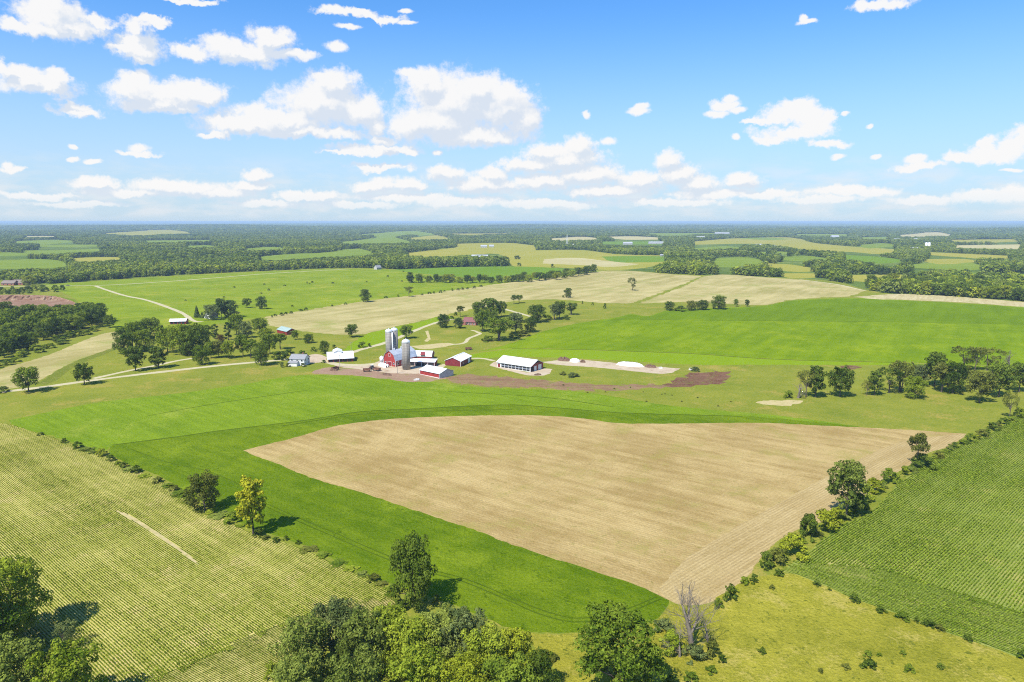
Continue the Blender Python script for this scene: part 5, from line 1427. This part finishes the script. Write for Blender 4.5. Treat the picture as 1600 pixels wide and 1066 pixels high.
far_house('white_house', 'right of the skyline white houses above the far hill field', 'house', 1129, 367.6, 0, 48, 30, 11, 18, 'cream', 'dullroof')
far_house('white_house', 'white house left of the far twin silos near the horizon', 'house', 1300, 373, 0, 40, 25, 10, 18, 'cream', 'dullroof')
far_house('pink_brick_barn', 'brick barn left of the far twin silos', 'barn', 1424, 393, 0, 24, 14, 7, 12, 'brick', 'dullroof')
far_house('white_barn', 'white barn at the foot of the far twin silos', 'barn', 1436, 393.5, 0, 16, 12, 5, 9, 'cream', 'dullroof')
far_house('white_house', 'white house far behind the twin silos', 'house', 1398, 377, 0, 26, 18, 8, 13, 'cream', 'dullroof')
far_house('white_house', 'last white house behind the twin silos', 'house', 1429, 377, 0, 26, 18, 8, 13, 'cream', 'dullroof')
far_house('pasture_shed', 'white shed at the right border behind the pasture grove', 'shed', 1592, 582, -8, 6, 4, 2.2, 3.2, 'cream', 'dullroof')
for px, s_ in ((1446.5, 'left'), (1451.0, 'right')):
    p = at(px, 391); root = empty('far_silo', p); tag(root, 'white silo, %s one of a far pair among woods' % s_, 'silo')
    MB().cyl(0, 0, 0, 22, 3.6, 3.6, 18).build('tower', PM['white'], root, smooth=True)
    MB().dome(0, 0, 22.02, 3.7, 2.8, 18, 5).build('dome', PM['cap'], root, smooth=True)

# --- lattice tower
p = at(886, 385.5); tw = empty('lattice_tower', p); tag(tw, 'pale lattice communications tower above the far woods', 'tower')
Ht = height_for(p, 18.5)
m1 = MB(); m2 = MB()
def bar(mb, a, b, r):
    a, b = Vector(a), Vector(b); d = (b - a).normalized(); u = d.orthogonal().normalized() * r; v = d.cross(u)
    P = [a + u, a + v, a - u, a - v, b + u, b + v, b - u, b - v]
    mb.poly(P, [(0, 1, 5, 4), (1, 2, 6, 5), (2, 3, 7, 6), (3, 0, 4, 7), (3, 2, 1, 0), (4, 5, 6, 7)])
def half(z): return 3.2 * (1 - z / Ht) + 0.9
K = 11
for sx_, sy_ in ((1, 1), (-1, 1), (-1, -1), (1, -1)):
    bar(m1, (sx_ * half(0), sy_ * half(0), 0), (sx_ * half(Ht), sy_ * half(Ht), Ht), 0.30)
for k in range(K):
    z0, z1 = Ht * k / K, Ht * (k + 1) / K; a, b_ = half(z0), half(z1)
    for (x0, y0), (x1, y1) in (((1, 1), (-1, 1)), ((-1, 1), (-1, -1)), ((-1, -1), (1, -1)), ((1, -1), (1, 1))):
        bar(m2, (x0 * a, y0 * a, z0), (x1 * b_, y1 * b_, z1), 0.18); bar(m2, (x0 * b_, y0 * b_, z1), (x1 * b_, y1 * b_, z1), 0.18)
m1.build('corner_post', PM['white'], tw); m2.build('bracing', PM['white'], tw)
MB().cyl(0, 0, Ht, Ht + 5, 0.2, 0.08, 8).build('antenna', PM['white'], tw)
far_house('tower_building', 'white building at the foot of the lattice tower', 'building', 889, 385.8, 0, 18, 14, 6, 10, 'white', 'whiteroof')

# --- farmyard things
def hutch(px, py, rz, label):
    p = at(px, py); o = empty('calf_hutch', p, rz); tag(o, label, 'calf hutch', 'white calf hutches by the barn')
    MB().prism([(-0.75, 0), (-0.72, 0.9), (-0.45, 1.35), (0, 1.5), (0.45, 1.35), (0.72, 0.9), (0.75, 0)], -1.1, 1.1).build('shell', PM['film'], o)
    MB().prism([(-0.45, 0.02), (-0.42, 0.8), (0, 1.1), (0.42, 0.8), (0.45, 0.02)], 1.09, 1.12).build('entrance_shade', PM['dark'], o)  # dark panel on the closed shell, painted as the shade inside
for i, (x, y) in enumerate([(594.5, 572.2), (598, 573.4), (601.5, 574.2), (604.8, 573.4), (597, 570.6), (600.5, 571.3)]):
    hutch(x, y, -0.6 + 0.1 * i, 'white calf hutch before the gable of the red barn')
p = at(593.5, 570.0)
def tank(px, py, label):
    p = at(px, py); o = empty('feed_bin', p); tag(o, label, 'feed bin')
    MB().cyl(0, 0, 2.0, 4.6, 1.2, 1.2, 16).build('drum', PM['film'], o, smooth=True)
    MB().cyl(0, 0, 4.6, 5.4, 1.22, 0.25, 16).build('lid', PM['cap'], o)
    MB().cyl(0, 0, 0.9, 2.0, 0.25, 1.2, 16).build('hopper', PM['film'], o)
    for sx_, sy_ in ((1, 1), (-1, 1), (-1, -1), (1, -1)): MB().box(sx_ * 0.8 - 0.06, sx_ * 0.8 + 0.06, sy_ * 0.8 - 0.06, sy_ * 0.8 + 0.06, 0, 2.3).build('leg', PM['grey'], o)
tank(596.5, 569.2, 'white feed bin at the left corner of the red barn')
def wagon(px, py, rz, label, mat):
    p = at(px, py); o = empty('farm_wagon', p, rz); tag(o, label, 'wagon')
    bd = MB().box(-2.2, 2.2, -1.1, 1.1, 0.8, 1.0); bd.box(-2.2, 2.2, -1.1, -1.02, 1.0, 1.8); bd.box(-2.2, 2.2, 1.02, 1.1, 1.0, 1.8); bd.box(-2.2, -2.12, -1.02, 1.02, 1.0, 1.8); bd.box(2.12, 2.2, -1.02, 1.02, 1.0, 1.8)
    bd.build('box', PM[mat], o)
    for x in (-1.5, 1.5):
        for y in (-1.15, 1.15): MB().wheel(x, y, 0.45, 0.45, 0.22).build('wheel', PM['tyre'], o)
    MB().box(2.2, 4.0, -0.06, 0.06, 0.6, 0.72).build('drawbar', PM['rust'], o)
wagon(732, 547, 0.3, 'rusty red farm wagon on the meadow above the maroon shed', 'rust')
wagon(589, 579.5, -0.5, 'rusty wagon left of the calf hutches', 'rust')
wagon(573, 580.5, 0.2, 'rusty wagon parked at the left of the dirt yard', 'rust')
wagon(523.5, 578, 0.9, 'old brown wagon on the bare dirt below the stable', 'rust')
def tractor(px, py, rz, label):
    p = at(px, py); o = empty('tractor', p, rz); tag(o, label, 'tractor')
    MB().box(0.2, 2.2, -0.4, 0.4, 0.8, 1.6).build('hood', PM['rust'], o)
    cb_ = MB().box(-1.2, 0.2, -0.7, 0.7, 1.1, 2.6).build('cab', PM['glass'], o)
    MB().box(-1.3, 0.3, -0.8, 0.8, 2.6, 2.75).build('roof', PM['white'], cb_)
    for y in (-0.9, 0.9): MB().wheel(-0.7, y, 0.85, 0.85, 0.45).build('wheel', PM['tyre'], o); MB().wheel(1.8, y * 0.85, 0.5, 0.5, 0.3).build('wheel', PM['tyre'], o)
tractor(581, 577.0, 2.2, 'small rusty tractor in the dirt yard left of the barn')
def heap(name, px0, py0, px1, py1, wd, ht, mat, label, cat, seed, rough=0.25):
    """elongated heap between two ground points"""
    a, b = at(px0, py0), at(px1, py1); L = (b - a).length; c = (a + b) / 2
    rs = random.Random(seed); nx, ny = 26, 12; P, Fs = [], []
    for i in range(nx + 1):
        for j in range(ny + 1):
            u, v = i / nx * 2 - 1, j / ny * 2 - 1
            e = max(0.0, 1 - abs(u) ** 2.6) ** 0.5 * max(0.0, 1 - v * v) ** 0.7
            P.append((u * L / 2, v * wd / 2 * max(0.25, (1 - abs(u) ** 3)), -0.1 + ht * e * (1 + rough * rs.uniform(-1, 1))))
    for i in range(nx):
        for j in range(ny): k = i * (ny + 1) + j; Fs.append((k, k + ny + 1, k + ny + 2, k + 1))
    o = MB().poly(P, Fs).build(name, PM[mat]); o.location = (c.x, c.y, H1(c.x, c.y)); o.rotation_euler = (0, 0, math.atan2(b.y - a.y, b.x - a.x))
    tag(o, label, cat); return o
heap('silage_heap', 890, 564.8, 906, 565.6, 5.0, 2.3, 'film', 'short white covered silage heap at the left end of the pad', 'silage heap', 1, 0.05)
heap('silage_heap', 963, 569.5, 1006, 573.5, 5.5, 2.5, 'film', 'long white covered silage heap in the middle of the pad', 'silage heap', 2, 0.05)
heap('earth_heap', 871, 563.0, 891, 564.5, 4.0, 2.2, 'earth', 'brown earth heap left of the short silage heap', 'heap', 3, 0.5)
heap('earth_heap', 906, 566.2, 915, 566.6, 2.6, 1.4, 'earth', 'small brown heap right of the short silage heap', 'heap', 4, 0.5)
heap('earth_heap', 1007, 573.5, 1026, 575.0, 3.4, 1.6, 'earth', 'brown heap at the right end of the long silage heap', 'heap', 5, 0.5)
heap('earth_heap', 596, 585.5, 612, 587.0, 3.0, 1.1, 'earth', 'low brown heap in the dirt yard before the silo', 'heap', 6, 0.5)
heap('earth_heap', 515, 579.0, 528, 580.0, 2.6, 1.2, 'earth', 'brown heap beside the old wagon below the stable', 'heap', 7, 0.5)
heap('earth_heap', 834, 586.5, 846, 586.0, 2.2, 0.9, 'earth', 'small heap at the right edge of the long barn pad', 'heap', 8, 0.5)
heap('stone_pile', 1029, 575.4, 1036, 575.8, 2.4, 0.9, 'stone', 'pale stones at the right end of the silage pad', 'stones', 9, 0.5)
heap('boulder', 1076, 578, 1082, 578.3, 1.9, 1.3, 'stone', 'pale boulder above the dark soil patch', 'boulder', 10, 0.4)
heap('stone_pile', 646, 594.5, 656, 593.0, 2.4, 0.8, 'stone', 'pale stone pile below the bright red shed', 'stones', 11, 0.5)
def pole(px, py, h, label):
    p = at(px, py); o = empty('utility_pole', p, 0.6); tag(o, label, 'utility pole')
    MB().cyl(0, 0, -0.3, h, 0.16, 0.11, 8).build('mast', PM['wood'], o)
    c_ = MB().box(-1.1, 1.1, -0.06, 0.06, h - 0.7, h - 0.55).build('crossarm', PM['wood'], o)
    MB().cyl(0.85, 0, h - 0.55, h - 0.35, 0.06, 0.05, 6).cyl(-0.85, 0, h - 0.55, h - 0.35, 0.06, 0.05, 6).build('insulator', PM['white'], c_)
pole(531, 574, 8.0, 'pale utility pole in front of the stable')
pole(621, 583.5, 7.5, 'pale utility pole in the yard left of the front silo')
pole(549, 552, 8.0, 'utility pole where the lane leaves the stable')
pole(700, 497, 8.0, 'utility pole by the drive of the brick house')
p = at(106, 446.6); car = empty('car', (p.x, p.y, p.z + 0.02), 0.02); tag(car, 'dark car driving on the pale upper road at left', 'car')
MB().prism([(-0.85, 0.35), (-0.88, 0.9), (0.88, 0.9), (0.85, 0.35)], -2.2, 2.2).build('body', PM['carblack'], car)
MB().poly([(-1.4, -0.75, 0.9), (1.0, -0.75, 0.9), (1.0, 0.75, 0.9), (-1.4, 0.75, 0.9), (-1.0, -0.6, 1.45), (0.4, -0.6, 1.45), (0.4, 0.6, 1.45), (-1.0, 0.6, 1.45)], [(4, 5, 6, 7), (0, 1, 5, 4), (1, 2, 6, 5), (2, 3, 7, 6), (3, 0, 4, 7)]).build('cabin', PM['glass'], car)
for x in (-1.4, 1.4):
    for y in (-0.8, 0.8): MB().wheel(x, y, 0.33, 0.33, 0.2).build('wheel', PM['tyre'], car)

# --- quarry face: a steep earth bank
qa = [at(x, y) for x, y in [(-50, 470), (-10, 470), (30, 469), (60, 469), (85, 469), (97, 470), (112, 473), (124, 477)]]
hts = [6.5, 6.5, 6.2, 5.6, 4.6, 3.2, 1.8, 0.2]
rs_ = random.Random(5); P, Fs = [], []
prof_q = [(0, 0.0), (1.0, 0.35), (2.2, 0.75), (3.5, 1.0), (12, 0.95), (30, 0.5), (52, -0.05)]
sub = 8; n_row = 0
for i in range(len(qa) - 1):
    for k in range(sub):
        t = k / sub; b_ = qa[i].lerp(qa[i + 1], t); h = hts[i] + (hts[i + 1] - hts[i]) * t
        d = Vector((b_.x, b_.y)).normalized()
        for q, f in prof_q:
            jx, jz = (rs_.uniform(-1.2, 1.2), rs_.uniform(-0.5, 0.5)) if 0 < f < 1 and q < 10 else (0, 0)
            x, y = b_.x + d.x * (q + jx), b_.y + d.y * (q + jx)
            P.append((x, y, H1(x, y) - 0.15 + max(-0.1, h * f + jz * min(1, h / 4))))
        n_row += 1
m = len(prof_q)
for i in range(n_row - 1):
    for j in range(m - 1): k = i * m + j; Fs.append((k, k + m, k + m + 1, k + 1))
me = bpy.data.meshes.new('quarry_bank'); me.from_pydata(P, [], Fs); me.update()
qo = link('quarry_bank', me, None, FM['quarry']); me.materials.append(FM['pasture']); qo['kind'] = 'structure'
for f in me.polygons:
    if f.index % (m - 1) >= 3: f.material_index = 1
DENO = False
SKYTINT = (0.46, 0.87, 1.26)
HAZE = 8.0e-5
EXPO = 0.60

# ------------------------------------------------------------------ camera
cam = bpy.data.cameras.new('camera'); cam.sensor_width = 36.0; cam.lens = 36.0 * F / 1600.0
cam.clip_start = 1.0; cam.clip_end = 300000.0
co = bpy.data.objects.new('camera', cam); COL.objects.link(co)
co.location = (0, 0, CAMZ); co.rotation_euler = (PI / 2 - PITCH, 0, 0)
SC.camera = co

# ------------------------------------------------------------------ sun
sl = bpy.data.lights.new('sun', 'SUN'); sl.energy = 4.6; sl.angle = math.radians(0.53); sl.color = (1.0, 0.95, 0.86)
so = bpy.data.objects.new('sun', sl); COL.objects.link(so)
sd = Vector((math.sin(SUN_AZ) * math.cos(SUN_EL), math.cos(SUN_AZ) * math.cos(SUN_EL), -math.sin(SUN_EL)))   # light travels this way
so.rotation_euler = sd.to_track_quat('-Z', 'Y').to_euler()
so.location = (-300, -400, 500)

# ------------------------------------------------------------------ sky with cumulus
w = bpy.data.worlds.new('World'); SC.world = w; w.use_nodes = True
w.cycles.sampling_method = 'MANUAL'; w.cycles.sample_map_resolution = 256
nt = w.node_tree; nt.nodes.clear(); n = N(nt)
tc = n.node('ShaderNodeTexCoord'); dirv = tc.outputs['Generated']
sx = n.node('ShaderNodeSeparateXYZ'); n.put(sx.inputs[0], dirv)
az = n.math('ARCTAN2', sx.outputs[0], sx.outputs[1]); el = n.math('ARCSINE', sx.outputs[2])
cb = n.node('ShaderNodeCombineXYZ'); n.put(cb.inputs[0], az); n.put(cb.inputs[1], el)
P0 = cb.outputs[0]
sky = n.node('ShaderNodeTexSky', sky_type='NISHITA', sun_disc=False)
sky.sun_elevation = SUN_EL; sky.sun_rotation = math.atan2(-sd.x, -sd.y)
sky.air_density = 1.0; sky.dust_density = 0.6; sky.ozone_density = 2.0; sky.altitude = 200
skyc = n.mix(1.0, sky.outputs[0], SKYTINT, 'MULTIPLY')

def azel(px, py):
    d = Vector(ray(px, py)).normalized()
    return math.atan2(d.x, d.y), math.asin(d.z)
# cumulus clusters: centre and half sizes as surveyed
CL = [(85,30,60,30),(60,48,45,12),(110,48,60,12),(25,40,30,10),(155,38,25,12),(78,8,36,25),
 (215,75,38,26),(210,45,24,18),(238,34,30,7),(195,80,25,10),(222,95,26,9),
 (300,80,36,13),(385,80,72,18),(425,60,36,20),(355,70,35,18),(455,86,36,11),(425,52,16,13),
 (50,132,60,17),(30,112,38,16),(85,142,40,14),(0,98,16,16),(85,122,25,14),
 (122,174,42,9),(120,166,26,9),
 (255,150,85,20),(215,130,34,18),(300,140,45,20),(250,165,75,13),(205,140,38,16),(285,173,40,9),(325,152,30,14),
 (505,160,72,36),(520,130,40,22),(430,186,90,24),(400,197,85,16),(370,192,45,16),(560,172,45,28),(470,206,120,10),(590,195,22,16),(335,208,25,7),
 (710,160,80,48),(668,130,38,24),(640,114,20,10),(740,138,60,26),(790,170,54,36),(650,195,44,28),(730,210,96,18),(820,190,28,28),(690,190,80,32),(780,150,50,24),
 (585,232,68,9),(600,218,25,9),(540,238,40,5),(625,235,32,7),
 (216,239,32,6),(218,231,17,8),
 (545,20,50,7),(590,28,45,6),(635,36,15,4),(632,18,12,4),(545,42,20,4),(520,14,18,7),(525,73,18,9),
 (295,1,50,5),(1385,5,52,11),(1362,8,26,10),(1262,35,18,4),(1256,30,8,7),
 (997,173,18,7),(1003,166,12,6),
 (1132,165,24,11),(1118,179,20,6),(1152,173,14,6),(1140,155,12,8),
 (1245,165,28,15),(1225,180,34,13),(1190,190,32,5),(1235,207,54,12),(1275,197,30,16),(1290,223,30,8),(1200,216,25,8),(1265,180,28,16),(1296,180,14,13),(1150,213,8,6),
 (1322,178,7,4),(1359,198,6,4),(1310,244,12,5),(1368,245,9,5),(914,178,7,6),(952,220,13,7),(683,238,8,5),(115,249,8,4),(145,253,14,4),(115,230,8,4),
 (1545,242,50,14),(1580,227,30,22),(1510,247,35,10),(1440,260,40,7),(1540,226,18,13),(1430,249,18,7),(1597,207,15,13),(1580,267,18,3),
 (22,269,24,7),(15,261,10,8),(593,260,46,7)]
CL2 = [(880,250,62,13),(905,232,24,15),(855,238,34,11),(830,258,50,8),(700,274,30,8),(690,267,20,8),(640,288,28,8),(595,288,22,8),(770,274,25,10),(1045,250,20,11),(1060,272,30,13),(1090,287,30,10),(1000,283,40,12),
 (1160,282,30,9),(920,275,60,12),(575,292,25,7),(400,275,20,7),(390,292,30,7),(280,293,70,9),(150,288,35,7),(200,302,70,7),(340,302,50,10),(480,308,50,9),(760,290,60,10),(850,284,50,11),
 (950,300,70,11),(1110,302,60,10),(1200,304,50,8),(1320,298,55,9),(1280,312,70,7),(1370,302,30,8),(1540,308,60,12),(1590,302,30,13),(1440,314,50,8),(630,308,70,8),(720,314,70,8),(60,306,60,6),(420,318,60,6),(1050,316,80,7),(560,320,60,6),(860,318,90,7),(130,318,70,5)]

CL2 = [(x, y, rx * 1.1, ry * (1.45 if y < 296 else 0.95)) for x, y, rx, ry in CL2]
warp1 = n.noise(P0, 26.0, 5, 0.62)
warp2 = n.noise(P0, 75.0, 3, 0.6)
wv = n.vec('SUBTRACT', warp1.outputs['Color'], (0.5, 0.5, 0.5))
wv2 = n.vec('SUBTRACT', warp2.outputs['Color'], (0.5, 0.5, 0.5))
off = n.vec('ADD', n.vec('MULTIPLY', wv, (0.050, 0.034, 0)), n.vec('MULTIPLY', wv2, (0.012, 0.010, 0)))
PW = n.vec('ADD', P0, off)
billow = n.noise(P0, 60.0, 9, 0.70).outputs[0]

def field(P, lst):
    cur = None
    for (cx_, cy_, rx, ry) in lst:
        a, e = azel(cx_, cy_); a1, _ = azel(cx_ + rx, cy_); _, e1 = azel(cx_, cy_ - ry)
        ia, ie = 1 / (a1 - a), 1 / (e1 - e)
        L = n.vec('LENGTH', n.vec('MULTIPLY_ADD', P, (ia, ie, 0), (-a * ia, -e * ie, 0)))
        cur = L if cur is None else n.math('SMOOTH_MIN', cur, L, 0.30)
    return cur
BIG = [c for c in CL if c[2] > 20 or c[3] > 12]; SMALL = [c for c in CL if not (c[2] > 20 or c[3] > 12)]
PWS = n.vec('ADD', P0, n.vec('MULTIPLY', off, (0.4, 0.4, 0)))
D1 = n.math('MINIMUM', field(PW, BIG), field(PWS, SMALL))
D1s = field(n.vec('ADD', PW, (-0.010, 0.016, 0)), BIG[:52])
PW2 = n.vec('ADD', P0, n.vec('MULTIPLY', off, (0.45, 0.6, 0)))
D2 = field(PW2, CL2)
billow2 = n.noise(P0, 95.0, 6, 0.66).outputs[0]
b52 = n.math('SUBTRACT', billow2, 0.5)
b5 = n.math('SUBTRACT', billow, 0.5)
d1 = n.math('MULTIPLY_ADD', b5, -1.35, D1)
d2 = n.math('MULTIPLY_ADD', b52, -1.3, D2)
A1 = n.ramp(d1, 1.30, 0.62)
A2 = n.ramp(d2, 1.32, 0.62)
# sunlit crowns white, undersides and far flanks a little greyer
lit = n.math('SUBTRACT', D1s, D1)
lit = n.math('MULTIPLY_ADD', b5, 0.9, lit)
sh = n.ramp(lit, -0.20, 0.34)
white = (5.75, 5.72, 5.70); grey = (4.25, 4.68, 5.30)
c1 = n.mix(sh, grey, white)
D2s = field(n.vec('ADD', PW2, (-0.004, 0.010, 0)), CL2[:26])
sh2 = n.ramp(n.math('MULTIPLY_ADD', b52, 1.3, n.math('SUBTRACT', D2s, D2)), -0.25, 0.40)
c2 = n.mix(sh2, (4.25, 4.75, 5.35), (5.75, 5.72, 5.7))
# thin layer of far fair-weather cloud melting into the horizon
lowv = n.vec('MULTIPLY', P0, (1, 3.2, 1))
low = n.noise(lowv, 13.0, 6, 0.6).outputs[0]
lowm = n.math('MULTIPLY', n.ramp(low, 0.40, 0.66), n.math('MULTIPLY', n.ramp(el, 0.10, 0.030), n.ramp(el, -0.001, 0.012)))
haze_band = n.ramp(el, 0.30, -0.03)
base = n.mix(n.math('MULTIPLY', haze_band, 0.85), skyc, (3.75, 4.45, 5.20))
c_ = n.mix(n.math('MULTIPLY', lowm, 0.6), base, (5.1, 5.2, 5.35))
a2 = n.math('MULTIPLY', A2, n.ramp(el, 0.0, 0.045, 0.45, 1.0))
c_ = n.mix(a2, c_, c2)
c_ = n.mix(n.math('MULTIPLY', A1, 0.98), c_, c1)
# the painted part of the sky lies ahead; elsewhere the plain sky lights the land
front = n.ramp(n.math('ABSOLUTE', az), 1.1, 0.9)
bg = n.node('ShaderNodeBackground'); n.put(bg.inputs[0], c_); bg.inputs[1].default_value = 0.11
wo = n.node('ShaderNodeOutputWorld'); nt.links.new(bg.outputs[0], wo.inputs[0])

# ------------------------------------------------------------------ air
if HAZE > 0:
    hm, hnt = new_mat('haze'); hn = N(hnt)
    pv = hn.node('ShaderNodeVolumePrincipled')
    pv.inputs['Color'].default_value = (0.60, 0.80, 1.0, 1); pv.inputs['Density'].default_value = HAZE
    pv.inputs['Anisotropy'].default_value = 0.0
    hn.out(pv.outputs[0], True)
    R = 61000.0; z0, z1 = float(cz.min()) - 1.0, max(CAMZ + 4.0, float(cz.max()) + 20.0)
    hv = [(sx_ * R, sy_ * R, z) for z in (z0, z1) for sx_, sy_ in ((-1, -1), (1, -1), (1, 1), (-1, 1))]
    me = bpy.data.meshes.new('haze')
    me.from_pydata(hv, [], [(3, 2, 1, 0), (4, 5, 6, 7), (0, 1, 5, 4), (1, 2, 6, 5), (2, 3, 7, 6), (3, 0, 4, 7)])
    ho = link('haze', me, None, hm); tag(ho, 'pale blue summer haze lying over the whole valley', 'haze', None, 'stuff')

# ------------------------------------------------------------------ render
vs = SC.view_settings
SC.display_settings.display_device = 'sRGB'
vs.view_transform = 'Standard'; vs.look = 'None'; vs.gamma = 1.0; vs.exposure = EXPO; vs.use_curve_mapping = False
SC.render.engine = 'CYCLES'
SC.cycles.max_bounces = 6; SC.cycles.diffuse_bounces = 2; SC.cycles.transmission_bounces = 3; SC.cycles.volume_bounces = 0
SC.cycles.use_denoising = DENO; SC.cycles.pixel_filter_type = 'BLACKMAN_HARRIS'; SC.cycles.filter_width = 1.1
print('ground top', float(cz.max()))
